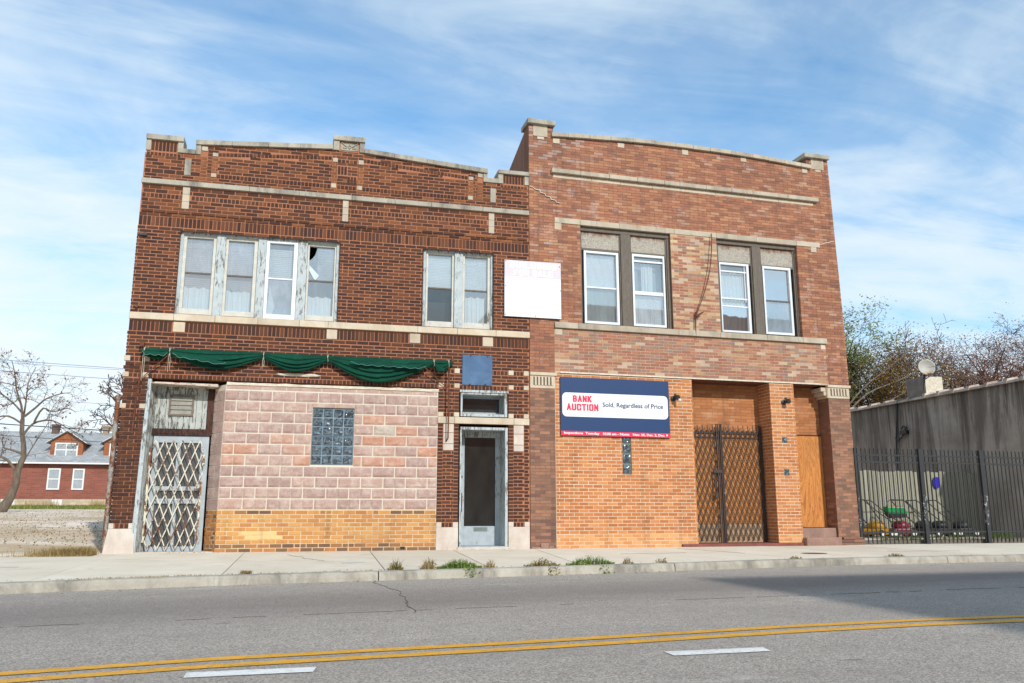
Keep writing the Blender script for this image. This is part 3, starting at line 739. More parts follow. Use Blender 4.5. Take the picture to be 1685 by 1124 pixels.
def innersash(w,G0,G1,z0,z1,y,mat=None):
    m=MB(); m.box(G0+.06,G0+.066,y,y+.01,z0,z1); m.box(G1-.075,G1-.069,y,y+.01,z0,z1); m.box(G0,G1,y,y+.01,z1-.16,z1-.154); m.build('muntin',mat or m_white,w)
Yw=.12
w,a,b,c,m_,d=dhung(LB,adL,-2.27,-1.69,-2.185,-1.742,3.998,5.44,4.095,4.745,5.38,Yw,m_cream,m_darkwood,gu=m_glass_haze,gl=m_glass)
blind(w,a,b,c+.38,d,Yw+.09,m_pinkblind,.035); curtain(w,a,b-.01,c,c+.40,Yw+.06,folds=7); innersash(w,a,b,m_,d,Yw+.07)
w,a,b,c,m_,d=dhung(LB,adL,-1.533,-.987,-1.488,-1.05,3.998,5.44,4.09,4.738,5.375,Yw,m_cream,m_darkwood,gu=m_glass_haze,gl=m_glass)
blind(w,a,b,c+.38,d,Yw+.09,m_pinkblind,.035); curtain(w,a,b-.03,c,c+.38,Yw+.06,folds=8); innersash(w,a,b,m_,d,Yw+.07)
ds=MB(); ds.lathe((a+.14,Yw+.05,c+.45),(0,1,0),[(0,.075),(.01,.075)],16); ds.build('round_stain',m_greycloth,w)
w,a,b,c,m_,d=dhung(LB,adL,-.842,-.296,-.785,-.366,3.992,5.45,4.075,4.735,5.385,Yw-.03,m_vinyl,m_vinyl,lab='newer bright white vinyl window',gu=m_glass,gl=m_glass_haze)
blind(w,a,b,m_+.02,d-.1,Yw+.09,m_blind,.035); innersash(w,a,b,m_,d-.05,Yw+.06)
cl_=MB(); cl_.face([(a,Yw+.05,c),(a+.03,Yw+.05,c+.55),(a+.05,Yw+.06,c+.5),(a+.13,Yw+.07,c+.16),(a+.08,Yw+.06,c)]); cl_.build('curtain',m_curtain,w)
w,a,b,c,m_,d=dhung(LB,adL,-.126,.42,-.092,.352,3.998,5.44,4.09,4.738,5.38,Yw,m_cream,m_darkwood,gu=m_glass_haze,gl=m_glass,lab='window with a broken upper pane',badpoly=True)
curtain(w,a,b-.03,c,c+.36,Yw+.06,folds=9); blind(w,a+.15,b,m_+.05,d,Yw+.12,m_greycloth,.05)
w,a,b,c,m_,d=dhung(LB,adL,2.03,2.56,2.066,2.520,4.0,5.44,4.105,4.745,5.395,Yw,m_cream,m_darkwood,gu=m_glass,gl=m_glass_dark)
blind(w,a,b,m_+.02,d-.02,Yw+.07,m_blind,.03); innersash(w,a,b,m_,d,Yw+.055)
bx=MB(); bx.box(a,b,Yw+.3,Yw+.32,c,m_-.2); bx.build('curtain',m_greycloth,w)
w,a,b,c,m_,d=dhung(LB,adL,2.724,3.262,2.762,3.202,4.0,5.44,4.108,4.738,5.392,Yw,m_cream,m_darkwood,gu=m_glass_haze,gl=m_glass)
blind(w,a,b,m_+.02,d,Yw+.08,m_blind,.03); innersash(w,a,b,m_,d,Yw+.06); curtain(w,a+.03,b-.04,c,m_-.12,Yw+.08,folds=7)
# ---- transom and right hand door
x0,x1,z0,z1=frameL(2.712,3.585,2.36,2.80,.03)
m=MB(); ring(m,x0,x1,z0,z1,.035,.0,.36,wb=.05,wr=.05); m.box(x0-.02,x1+.02,-.02,.1,z1,z1+.045); tw=m.build('transom_window',m_blue_peel,LB,bevel=.003)
y=.36; p=adL(2.74,2.43,y); q=adL(3.44,2.69,y); m=MB(); ring(m,p[0]-.06,q[0]+.06,p[1]-.05,q[1]+.06,.06,y-.01,y+.03); m.build('sash',m_bluedoor,tw)
pane(tw,p[0],q[0],p[1],q[1],y+.01,m_glass_dark); m=MB(); m.box(p[0],q[0],y+.15,y+.16,p[1]-.1,p[1]+.17); m.build('blind',m_greycloth,tw)
x0,x1=2.712,3.60
m=MB(); ring(m,x0,x1,.04,2.17,.03,-.012,.42,wb=.01,wt=.05,wr=.05); m.box(x0+.03,x1-.05,.36,.42,2.02,2.12); df=m.build('door_frame',m_blue_peel,LB,bevel=.004)
st=MB(); st.box(2.68,3.615,-.06,.5,-.03,.042); st.build('door_step',m_base_stone,LB,bevel=.006)
y=.40; p=adL(2.72,.068,y); q=adL(3.46,2.06,y); g0=adL(2.80,.405,y); g1=adL(3.37,1.978,y)
m=MB(); m.box(p[0],g0[0],y,y+.045,p[1],q[1]); m.box(g1[0],q[0],y,y+.045,p[1],q[1]); m.box(g0[0],g1[0],y+.001,y+.045,p[1],g0[1]); m.box(g0[0],g1[0],y+.001,y+.045,g1[1],q[1])
dr=m.build('door',m_bluedoor,LB,bevel=.004)
pane(dr,g0[0],g1[0],g0[1],g1[1],y+.02,M_glass('door_glass',tint=(.12,.13,.13,1),refl=.05,dirt=.10,dirtcol=(.16,.17,.16,1),rough=.08))
m=MB(); a=adL(2.977,.318,y); b=adL(3.225,.388,y); m.box(a[0],b[0],y-.008,y+.002,a[1],b[1]); ms=m.build('mail_slot',m_galv,dr); m=MB(); m.box(a[0]+.02,b[0]-.03,y-.012,y-.006,a[1]+.02,b[1]-.015); m.build('flap',M_simple('slot_green',lin('7d8a7c'),lin('5d6a60')),ms)
m=MB(); m.box(2.80,2.835,y-.01,y+.002,.66,1.0); m.tube([(2.817,y-.01,.97),(2.812,y-.05,.93),(2.812,y-.055,.82),(2.817,y-.01,.76)],.009,8); m.box(2.79,2.84,y-.012,y,1.27,1.31); m.build('handle',m_rustbar,dr)
m=MB(); m.box(2.82,3.52,y+.9,y+.92,.05,1.9); m.build('dark_room_sheet',m_dark,dr)  # dark sheet stands in for the unlit room behind the glass
# ---- left entrance nook
YD=.27
m=MB()
# splayed left jamb boards and jamb post
m.hexa([(-2.68,-.03,-.02),(-2.60,-.035,-.02),(-2.60,.05,-.02),(-2.68,.05,-.02),(-2.622,-.03,2.852),(-2.565,-.035,2.852),(-2.565,.05,2.852),(-2.622,.05,2.852)])
m.build('jamb_post',m_blue_peel,LB,bevel=.005)
m=MB(); m.slab([(-2.60,.0),(-2.52,.29),(-2.62,.29),(-2.66,.0)],-.02,2.83); m.build('jamb_board',m_white_board,LB)
def dl(x,z): return adL(x,z,YD)
a=dl(-2.50,2.02); b=dl(-1.655,2.80); m=MB(); x=a[0]
while x<b[0]:
    m.box(x+.003,min(x+.095,b[0]),YD-R.uniform(0,.004),YD+.02,a[1],b[1],R.random()); x+=.098
tb=m.build('transom_boards',m_white_board,LB)
a=dl(-2.26,2.24); b=dl(-1.868,2.60); m=MB(); ring(m,a[0],b[0],a[1],b[1],.03,YD-.03,YD+.005); vt=m.build('vent',M_simple('vent_frame',lin('7d6f62'),lin('5c5048')),tb)
m=MB(); H=(b[1]-a[1]-.06)/4
for k in range(4): m.hexa([(a[0]+.03,YD-.028,a[1]+.03+H*k),(b[0]-.03,YD-.028,a[1]+.03+H*k),(b[0]-.03,YD-.02,a[1]+.03+H*k),(a[0]+.03,YD-.02,a[1]+.03+H*k),(a[0]+.03,YD-.01,a[1]+.02+H*(k+1)),(b[0]-.03,YD-.01,a[1]+.02+H*(k+1)),(b[0]-.03,YD-.002,a[1]+.02+H*(k+1)),(a[0]+.03,YD-.002,a[1]+.02+H*(k+1))],R.random())
m.build('louver',M_simple('louver_grey',lin('9a968c'),lin('7d786e')),vt)
a=dl(-2.50,1.91); b=dl(-1.56,2.02); m=MB(); m.box(a[0],b[0],YD-.04,YD+.03,a[1],b[1]); m.box(a[0]+.08,b[0]-.5,YD-.05,YD-.038,a[1]+.03,a[1]+.06); m.build('door_head_beam',m_rustbeam,LB)
a=dl(-1.655,.0); b=dl(-1.55,2.83); m=MB(); m.box(a[0]+.01,b[0],YD-.02,YD+.04,1.93,b[1]); m.build('rusty_post',m_rustbeam,LB)
m=MB(); m.hexa([(-2.56,-.07,2.775),(-1.50,-.07,2.745),(-1.50,.3,2.745),(-2.56,.3,2.775),(-2.56,-.07,2.80),(-1.50,-.07,2.79),(-1.50,.3,2.80),(-2.56,.3,2.81)]); m.build('nook_canopy',m_peelred:=M_peel('peeling_red_white_plank',lin('c8b8a8'),lin('8a5444'),.6,sc=(3,3,9)),LB)
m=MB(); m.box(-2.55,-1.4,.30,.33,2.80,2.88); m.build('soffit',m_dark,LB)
def door_left():
    m=MB(); q=lambda x,z:(adL(x,z,YD)[0],adL(x,z,YD)[1])
    xs=[-2.46,-2.375,-2.105,-2.04,-1.72,-1.60]
    L,r_=q(-2.46,0)[0],q(-1.585,0)[0]; G=[q(v,0)[0] for v in (-2.372,-2.085,-2.025,-1.705)]
    Z=[q(0,v)[1] for v in (.02,.10,.79,.87,1.0,1.07,1.79,1.905)]
    m.box(L,G[0],YD-.01,YD+.04,Z[0],Z[7]); m.box(G[3],r_,YD-.01,YD+.04,Z[0],Z[7]) 
    for a,b in ((0,1),(2,3),(4,5),(6,7)): m.box(G[0],G[3],YD-.009,YD+.04,Z[a],Z[b])
    m.box(G[1],G[2],YD-.006,YD+.04,Z[1],Z[2]); m.box(G[1],G[2],YD-.006,YD+.04,Z[5],Z[6])
    d=m.build('door',m_bluedoor,LB,bevel=.003)
    pane(d,G[0],G[3],Z[1],Z[6],YD+.03,M_glass('screen_mesh',tint=(.4,.4,.38,1),refl=.02,dirt=.5,dirtcol=(.16,.155,.15,1),rough=.2))
    b=MB(); b.box(L,r_,YD+.5,YD+.52,0,1.9); b.build('dark_room_sheet',m_dark,d)  # dark sheet paints the unlit space behind the screen door
    t=MB(); t.tube([(r_-.1,YD-.02,1.02),(r_-.1,YD-.06,1.0),(r_-.1,YD-.06,.92)],.012,8); t.build('handle',m_rustbar,d)
door_left()
m=MB(); m.box(-2.62,-1.4,-.02,.5,-.03,.012); m.build('door_step',m_base_stone,LB)
# ---- folding gate in front of the left door
def lattice(mb,x0,x1,z0,z1,px,slope_h,y,w=.018,th=.005,seed=0,tops=0):
    # straight flat bars in two directions, clipped to the gate outline
    H=z1-z0; k=px/slope_h*2   # dx per dz
    for sgn in (-1,1):
        span=H*px/slope_h
        i=-int(span/px)-2
        while x0+i*px< x1+span+px:
            xt=x0+i*px+px/2; xb=xt+sgn*span
            ta,tb=0.0,1.0
            # clip in x
            dx=xb-xt
            for lim,less in ((x0,True),(x1,False)):
                va=xt+dx*ta; vb=xt+dx*tb
                ok=(lambda v: v>=lim-1e-6) if less else (lambda v: v<=lim+1e-6)
                if not ok(xt+dx*ta) and not ok(xt+dx*tb): ta=2; break
                if not ok(xt+dx*ta): ta=(lim-xt)/dx
                elif not ok(xt+dx*tb): tb=(lim-xt)/dx
            if ta<tb and tb<=1 and (tb-ta)>.02:
                P=lambda t:(xt+dx*t,y+sgn*.006,z1-H*t)
                mb.bar(P(ta),P(tb),w,th,up=(0,1,0),r=R.random())
            i+=1
YG=.14
def gl_(x,z): return adL(x,z,YG)
gate=MB(); a=gl_(-2.50,.05); b=gl_(-1.635,1.83); gate.box(a[0]-.012,a[0]+.022,YG-.02,YG+.02,a[1]+.12,b[1]-.15)
gt=gate.build('folding_gate',m_rustgate,LB)
m=MB(); lattice(m,a[0]+.01,b[0]-.02,a[1],b[1],(b[0]-a[0]-.03)/6,.36,YG,.017); m.build('lattice',m_rustgate,gt)
m=MB(); m.box(b[0]-.045,b[0]-.015,YG-.03,YG-.01,.40,1.15); m.box(b[0]-.03,b[0]+.005,YG-.02,YG,1.42,1.60); m.lathe((b[0]-.03,YG-.05,1.13),(0,1,0),[(0,.0),(.004,.03),(.03,.03)],12); m.box(b[0]-.06,b[0]-.03,YG-.02,YG,.2,.36); m.build('lock_bar',m_rustgate,gt)
# bolts and iron scraps on the wall
m=MB(); m.box(-3.0,-2.84,-.03,-.001,5.36,5.40); m.box(-2.9,-2.86,-.05,-.03,5.355,5.405); m.build('iron_bracket',m_iron,LB)
m=MB(); m.tube([(-2.90,0,4.09),(-2.90,-.05,4.09)],.028,6); m.build('iron_bolt',m_rustbar,LB)
m=MB(); m.tube([(-3.075,.06,.02),(-3.075,.05,1.5),(-3.075,.05,2.49)],[.045,.043,.040],12); m.lathe((-3.075,.05,2.48),(0,0,1),[(0,.045),(.02,.058),(.06,.055),(.09,.03),(.10,0.005)],12)
for z in (1.3,2.1,2.33): m.lathe((-3.075,.05,z),(0,0,1),[(0,.052),(.03,.052)],12)
m.box(-3.15,-3.10,.02,.06,1.96,2.04); m.box(-3.12,-3.10,.0,.04,2.2,2.22)
tag(m.build('rusty_pipe',m_rustpipe,None,smooth=False),'tall rusty capped standpipe beside the left corner of the dark brown building','pipe')

# ================================================================== AWNING
AW=empty('awning',(0,-.02,3.3),0,'rolled up green canvas awning tied with cord over the pink block wall','awning')
AWO=Vector((0,-.02,3.3))
def canvas():
    m=MB(); ties=[-2.72,-2.30,-.78,.305,2.17,2.50]; drop=[.06,.20,.19,.32,.10]; N=300; K=52
    x0,x1=-2.74,2.54
    def sw(x):
        for i in range(5):
            if ties[i]<=x<=ties[i+1]:
                t=(x-ties[i])/(ties[i+1]-ties[i]); 
                pk_=.5 if i!=3 else .47
                tt=t/pk_*.5 if t<pk_ else .5+(t-pk_)/(1-pk_)*.5
                return i,tt,sin(pi*tt)
        return 0,0,0
    rows=[]
    for a in range(N+1):
        x=x0+(x1-x0)*a/N; i,t,s=sw(x); d=drop[i]; sv=s**1.15
        zt=3.365-.006*sin(x*1.3); h=.115+d*sv          # total height of the bundle
        th=.055+.03*s
        ring_=[]
        for b in range(K):
            if b<40: depth=b/39; front=True
            else: depth=1-(b-39)/(K-39); front=False
            zz=zt-h*depth
            if front:
                bl=[0,.30+.06*sin(x*2.1+i),.56+.05*sin(x*3.3+1+i),.80+.03*sin(x*2.7),1.001]
                k=0
                while depth>=bl[k+1] and k<3: k+=1
                tt=(depth-bl[k])/(bl[k+1]-bl[k])
                amp=(.006+.040*s)*(.7 if k==0 else 1)
                env=sin(pi*min(1,max(0,depth))**.7)**.6 if 0<depth<1 else 0
                yy=-.085-th*.75*env-amp*(tt**1.4)*(1-.6*(depth>.97))
                zz-= .018*s*tt*(k>0)
                yy-=.007*noise.noise(Vector((x*6,depth*4,i)))+.004*sin(x*40+depth*6)*(1-s)
            else: yy=-.085+.02*sin(pi*depth)
            ring_.append((x,yy,zz))
        rows.append(ring_)
    base=0
    for r_ in rows: m.v+= [tuple(Vector(p)-AWO) for p in r_]
    for a in range(N):
        for b in range(K):
            b2=(b+1)%K; m.f.append((a*K+b,a*K+b2,(a+1)*K+b2,(a+1)*K+b)); m.a.append(.5)
    m.f.append(tuple(range(K))); m.a.append(.5); m.f.append(tuple(N*K+k for k in range(K-1,-1,-1))); m.a.append(.5)
    return m
def m_canvas_():
    t=NT('green_canvas'); v=t.map(); n=t.noise(v,3,5,.6); n2=t.noise(v,160,2,.5)
    col=t.mix(t.ramp(n,[(.3,0),(.75,1)]),lin('0a4534'),lin('063226')); n6=t.noise(t.map((9,9,22)),2,6,.75,.8); col=t.mix(t.ramp(n6,[(.52,0),(.8,.22)]),col,lin('5d7a68'))
    t.bsdf(col,.85,0,t.bump(n6,.5,.012),.15); return t.m
m_canvas=m_canvas_()
canvas().build('canvas',m_canvas,AW,smooth=True)
def valance(xa,xb,za,zb,per,out,drop,name='valance'):
    m=MB()
    def f(u,v):
        x=xa+(xb-xa)*u; sc=abs(sin(pi*(x-xa)/per)); e=min(1,min(u,1-u)*9)
        z=za+(zb-za)*u; zl=z-(drop+.022*sc)*e
        return (x-AWO.x,-out-.018*v*(1+.4*sin(x*9))-.004-AWO.y,z+(zl-z)*v+.012*(1-v)-AWO.z)
    m.grid(f,120,5); m.build(name,m_canvas,AW,smooth=True,solid=.004)
    c=MB(); pts=[Vector(f(i/120,1))+Vector((0,-.003,0)) for i in range(121)]; c.tube(pts,.0025,5); c.build('piping',M_simple('pale_piping',lin('7fa898'),lin('6a9484')),AW)
valance(-2.72,-2.33,3.29,3.28,.13,.175,.04)
valance(-2.24,-1.38,3.27,3.14,.19,.215,.035)
valance(.70,2.04,3.25,3.215,.19,.22,.035)
m=MB()
def flap(u,v):
    return (2.19+.16*u+.05*v-AWO.x,-.15-.05*sin(u*3)*v-.02*u-AWO.y,3.29-.16*v-.03*u+.05*v*u-AWO.z)
m.grid(flap,8,8); m.build('loose_flap',m_canvas,AW,smooth=True,solid=.006)
for x,l1 in ((-2.70,.40),(-2.30,.24),(-.78,.13),(.305,.02),(2.19,.02),(2.46,.02)):
    m=MB(); P=lambda a,b,c:(a-AWO.x,b-AWO.y,c-AWO.z)
    m.tube([P(x-.012,-.05,3.37),P(x-.008,-.13,3.37),P(x,-.17,3.31),P(x+.01,-.15,3.25),P(x,-.09,3.24)],.0045,5)
    m.tube([P(x+.02,-.05,3.37),P(x+.012,-.13,3.37),P(x,-.175,3.30)],.0045,5)
    if l1>.05: m.tube([P(x,-.17,3.27),P(x-.01,-.16,3.2),P(x-.012,-.14,3.2-l1)],.004,5); m.tube([P(x,-.17,3.27),P(x+.018,-.16,3.2),P(x+.016,-.14,3.24-l1)],.004,5)
    m.build('tie_cord',M_simple('pale_cord',lin('c9bfa8'),lin('a89e88')),AW)
P=lambda a,b,c:(a-AWO.x,b-AWO.y,c-AWO.z)
for pts in ([(-2.70,-.12,3.26),(-2.78,-.05,2.5),(-2.80,-.02,1.93)],[(2.47,-.12,3.25),(2.475,-.12,2.4),(2.475,-.10,1.95),(2.455,-.02,1.90)],[(-2.30,-.14,3.27),(-2.80,-.03,2.78)],[(2.02,-.13,3.22),(2.46,-.04,2.86)]):
    m=MB(); m.tube([P(*q) for q in pts],.013 if len(pts)>2 else .009,8); m.build('arm',m_rustbar,AW)
m=MB(); m.tube([P(-2.76,-.09,3.33),P(2.56,-.09,3.33)],.02,8); m.box(-2.78-AWO.x,-2.72-AWO.x,-.12-AWO.y,.0-AWO.y,3.38-AWO.z,3.46-AWO.z); m.box(2.52,2.56,-.10,.02,3.32-3.3,3.40-3.3); m.build('roller_bar',m_rustbar,AW)

# ================================================================== RIGHT BUILDING
RB=empty('brick_building',(XJ,0,0),ROT,'taller weathered red brick two storey building with gated orange brick ground floor','building')
C=(1.06,3.01,4.225,6.228); D=(4.066,5.972,4.225,6.228)
def xr(z): return min(7.0,6.905+(8.4-z)*.024)
GATE=(3.352,5.10,.0,3.225); PLY=(5.652,6.47,.0,3.225); ORG=(.497,3.352,-.05,3.225); OP=(5.10,5.652,-.05,3.225)
GATE=(3.352,5.10,-.05,3.225); PLY=(5.652,6.47,-.05,3.225)
body=MB(); gridwall(body,.004,6.87,-.05,7.9,[grow_hole(C,.006),grow_hole(D,.006),(.497,6.47,-.06,3.232)],.003,.32)
def parR(x): return 8.02+.11*(1-((x-3.45)/3.0)**2)
poly=[(.004,7.9),(.004,8.25),(.512,8.25),(.512,parR(.512))]+[(.8+.4*i,parR(.8+.4*i)) for i in range(14)]+[(6.36,parR(6.36)),(6.36,8.27),(6.87,8.27),(6.87,7.9)]
body.prism(poly,.003,.32)
body.prism([(6.87,-.02),(6.985,-.02),(6.985,3.2),(7.0,4.4),(6.905,8.27),(6.87,8.27)],.003,.32)
body.build('wall',m_red_mortar,RB)
bk=MB(); F=FRONT
SQ2=[(.09,.395,8.01,8.34),(.18,.32,7.95,8.0),(.512,.652,7.905,8.0),(1.91,2.055,7.985,8.09),(3.362,3.506,8.0,8.115),(4.74,4.876,8.005,8.10),(6.245,6.378,7.92,8.02),(6.48,6.79,8.04,8.36),(6.58,6.72,7.98,8.035),
 (.46,6.56,7.255,7.35),(.50,6.46,7.172,7.245),(.525,1.06,6.232,6.333),(.525,.667,6.087,6.23),(1.06,6.55,6.222,6.345),(6.314,6.456,6.115,6.23),(.507,.66,3.975,4.10),(6.376,6.49,3.99,4.11),(.50,6.52,4.10,4.222)]
def xl(x,z,r):
    if z>7.4 and (x<1.0 and R.random()<.25): return 1.0
    return r
lay(bk,F,.006,xr,4.225,8.28,.0572,.1985,[C,D,(3.01,4.066,4.2,6.23)]+SQ2,joint=.0065,top=lambda x:(8.25 if x<.512 or x>6.36 else parR(x)),power=.9,rfn=xl)
lay(bk,F,.006,.50,3.24,4.222,.0572,.1985,SQ2,joint=.0065,hi=.75); lay(bk,F,6.50,xr,3.27,4.222,.0572,.1985,SQ2,joint=.0065)
bk.build('brickwork',m_red,RB)
pb=MB(); lay(pb,F,.006,.492,.0,2.935,.0572,.1985,joint=.0075,hi=1); pb.build('pier_brickwork',m_pier,RB); pb=MB()
lay(pb,F,6.478,6.985,.12,2.965,.0572,.1985,joint=.006,hi=1,deep=.03,lo=.2)
def PSIDE(u,v,o): return (6.47-o,u,v)
lay(pb,PSIDE,.0,.40,.10,2.965,.0572,.1985,joint=.006,hi=.8)
pb.build('pier_brickwork',m_pier,RB)
pbm=MB(); pbm.box(.003,.494,.002,.012,-.02,2.935); pbm.build('pier_mortar',m_pier_mortar,RB); pbm=MB(); pbm.box(6.474,6.982,.002,.012,-.02,2.965); pbm.box(6.472,6.60,.010,.42,-.02,3.225); pbm.build('pier_mortar',m_pier_mortar,RB)
# replacement brick: mid pier and frieze below the sill
mx=MB(); lay(mx,F,3.016,4.06,4.225,6.22,.0572,.1985,joint=.009,power=.62)
mx.build('mixed_brickwork',m_mix,RB)
mx=MB(); lay(mx,F,.50,6.50,3.275,4.10,.0589,.1985,SQ2,joint=.0095,hi=.85,lo=.12)
mx.build('mixed_brickwork',m_mix,RB)
for b_ in ((3.014,4.062,.002,.012,4.222,6.225),(.498,6.503,.002,.012,3.235,4.10)):
    mm=MB(); mm.box(*b_); mm.build('mixed_mortar',m_mix_mortar,RB)
# orange brick ground floor
SL=(1.835,2.018,1.352,2.12)
G1=(5.312,5.436,2.01,2.135); G2=(5.312,5.436,1.36,1.50)
ob=MB(); gridwall(ob,.497,3.352,-.05,3.225,[grow_hole(SL,.004)],.003,.45); ob.build('orange_mortar',m_orange_mortar,RB); ob=MB(); gridwall(ob,5.10,5.652,-.05,3.225,[G1,G2],.003,.45)
ob.build('orange_mortar',m_orange_mortar,RB)
def OSIDE2(u,v,o): return (3.352+o,u,v)
oo=MB()
def orf(x,z,r):
    if z<.22: return .75+.25*r
    return r*.85
lay(oo,F,.505,3.352,.0,3.222,.0644,.19,[SL],joint=.0125,rfn=orf,front=.001)
lay(oo,OSIDE2,.0,.45,.03,3.222,.0644,.19,joint=.0115,front=.004)
oo.build('orange_brickwork',m_orange,RB); oo=MB()
lay(oo,F,5.10,5.652,.03,3.222,.0644,.19,[G1,G2],joint=.0125,rfn=orf,front=.001)
def OSIDE(u,v,o): return (5.10-o,u,v)
lay(oo,OSIDE,.0,.45,.03,3.222,.0644,.19,joint=.0115,hi=.5,front=.004)
def OSIDE3(u,v,o): return (5.652+o,u,v)
lay(oo,OSIDE3,.0,.37,.03,3.222,.0644,.19,joint=.0115,front=.004)
oo.build('orange_brickwork',m_orange,RB)
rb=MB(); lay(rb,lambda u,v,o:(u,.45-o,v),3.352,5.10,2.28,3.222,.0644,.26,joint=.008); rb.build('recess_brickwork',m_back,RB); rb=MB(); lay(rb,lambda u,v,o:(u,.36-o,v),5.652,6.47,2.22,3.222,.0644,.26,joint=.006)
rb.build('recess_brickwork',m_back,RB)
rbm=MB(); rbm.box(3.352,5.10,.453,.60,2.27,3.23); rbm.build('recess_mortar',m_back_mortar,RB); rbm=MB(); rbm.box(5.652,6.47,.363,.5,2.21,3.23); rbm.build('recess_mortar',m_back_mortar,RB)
lt=MB(); lt.box(.50,6.45,-.004,.31,3.226,3.233); lt.box(3.352,5.1,.311,.6,3.224,3.30); lt.box(5.652,6.47,.311,.6,3.224,3.30); lt.build('steel_lintel',m_rustbar,RB)
led=MB(); x=.60
for b in (2.0,3.37,4.27,5.66,6.30): led.box(x,b-.004,-.022,.0,3.236,3.262,R.random()); x=b
led.build('lintel_ledge',m_cement,RB)
# stonework right
course(RB,'stone_ledge',.46,6.56,7.255,7.345,[1.07,1.68,2.3,2.9,3.25,3.85,4.45,4.95,5.8],m_lime,.075,bev=.01)
course(RB,'stone_band',.502,6.46,7.172,7.25,[1.32,1.95,2.65,3.3,4.1,4.95,5.6],m_lime_pale,.006)
course(RB,'lintel_stone',.525,6.55,6.232,6.342,[1.06,1.9,2.9,3.108,4.076,5.0,5.97],m_lime,.008)
course(RB,'window_sill',.497,6.52,4.108,4.22,[.98,3.1,4.02,5.1,5.95],m_lime,.05)
stones(RB,'accent_stone',[(.525,.667,6.088,6.228),(6.316,6.455,6.116,6.23),(.509,.658,3.977,4.098),(6.378,6.488,3.993,4.10),(.512,.65,7.908,8.012),(1.91,2.053,7.988,8.085),(3.363,3.505,8.003,8.118),(4.742,4.875,8.007,8.10),(6.245,6.376,7.923,8.02),(.18,.32,7.953,8.008),(6.58,6.718,7.982,8.03)],m_lime_pale,.008)
stones(RB,'pedestal_stone',[(.094,.394,8.014,8.33),(6.482,6.80,8.035,8.35)],m_lime,.010)
cp=MB(); xs=[.47,.83,1.28,1.74,2.23,2.72,3.2,3.6,4.0,4.5,5.0,5.4,5.8,6.2,6.45]
for a,b in zip(xs[:-1],xs[1:]):
    p,q=parR(a)+.005,parR(b)+.005; j=R.uniform(-.004,.004); a+=.003
    cp.hexa([(a,-.06,p+j),(b,-.06,q+j),(b,.36,q+j),(a,.36,p+j),(a,-.06,p+.085+j),(b,-.06,q+.085+j),(b,.36,q+.085+j),(a,.36,p+.085+j)],R.random())
cp.build('coping',m_lime,RB,bevel=.006)
for a,b,z,hh in ((-.035,.545,8.252,.10),(6.29,6.92,8.275,.10)):
    m=MB(); m.box(a,b,-.075,.42,z+.0,z+hh); m.build('pedestal_cap',m_lime_soot,RB,bevel=.01)
def capital(x0,x1,z0,z1,side=False,ret=0):
    m=MB(); h=z1-z0; m.box(x0-.004,x1+.03,-.035,.06,z0+h*.80,z1,.6); m.box(x0,x1,-.012,.06,z0,z0+h*.80,.5)
    n=6; w=(x1-x0-.10)/n
    for i in range(n):
        a=x0+.06+i*w; m.box(a+w*.42,a+w*.98,-.027,-.0125,z0+h*.18,z0+h*.72,.7)
    if ret: m.box(x0-.02,x0-.0045,-.01,ret,z0+.0,z0+h*.79,.5); m.box(x0-.14,x0-.021,.02,ret,z0+h*.5,z0+h*.79,.4); m.box(x0-.08,x0-.022,.015,ret,z0+h*.2,z0+h*.49,.4)
    o=m.build('capital',m_lime_pale,RB,bevel=.006)
    d=MB()
    for i in range(n):
        a=x0+.06+i*w; d.box(a+w*.05,a+w*.38,-.0135,-.011,z0+h*.18,z0+h*.72)
    d.build('flute',M_simple('flute_dark',lin('6a5a4a'),lin('54483c')),o)  # dark strips set in the grooves between the ribs
capital(.006,.50,2.93,3.232); capital(6.464,6.985,2.965,3.245,ret=.36)
m=MB()
for i,(a,b,c,d,dx) in enumerate([(6.44,7.04,-.01,.055,0),(6.47,7.05,.055,.115,.02),(6.55,7.02,.115,.16,0)]):
    m.box(a,a+(b-a)*.55,-.07+.01*i,.1,c,d-.006,R.random()*.6); m.box(a+(b-a)*.56,b,-.06+.01*i,.1,c,d-.006,R.random()*.6)
m.build('loose_base_bricks',m_pier,RB,bevel=.004)
m=MB(); m.box(.02,.22,-.02,.02,-.01,.03); m.box(.19,.34,-.035,.02,.0,.10); m.box(.35,.45,-.02,.02,0,.05); m.build('base_stone',m_pinkstep,RB,bevel=.01)
# crack in the brickwork
m=MB(); pts=[(.02,6.92),(.10,6.90),(.12,6.87),(.22,6.86),(.24,6.81),(.33,6.80),(.35,6.75),(.44,6.74),(.46,6.69),(.55,6.68),(.57,6.64),(.64,6.63)]
for (a,b),(c,d) in zip(pts[:-1],pts[1:]): m.bar((a,-.004,b),(c,-.004,d),.012,.006,up=(0,1,0))
m.build('mortar_crack',m_dark,RB)
m=MB()
for (a,b),(c,d) in zip(pts[:-1],pts[1:]): m.bar((a,-.0045,b+.014),(c,-.0045,d+.014),.012,.006,up=(0,1,0))
pts=[(6.52,6.30),(6.60,6.32),(6.66,6.34),(6.72,6.36),(6.78,6.37),(6.84,6.40),(6.92,6.41)]
for (a,b),(c,d) in zip(pts[:-1],pts[1:]): m.bar((a,-.003,b),(c,-.003,d),.012,.006,up=(0,1,0))
m.build('crack_mortar',m_cement,RB)
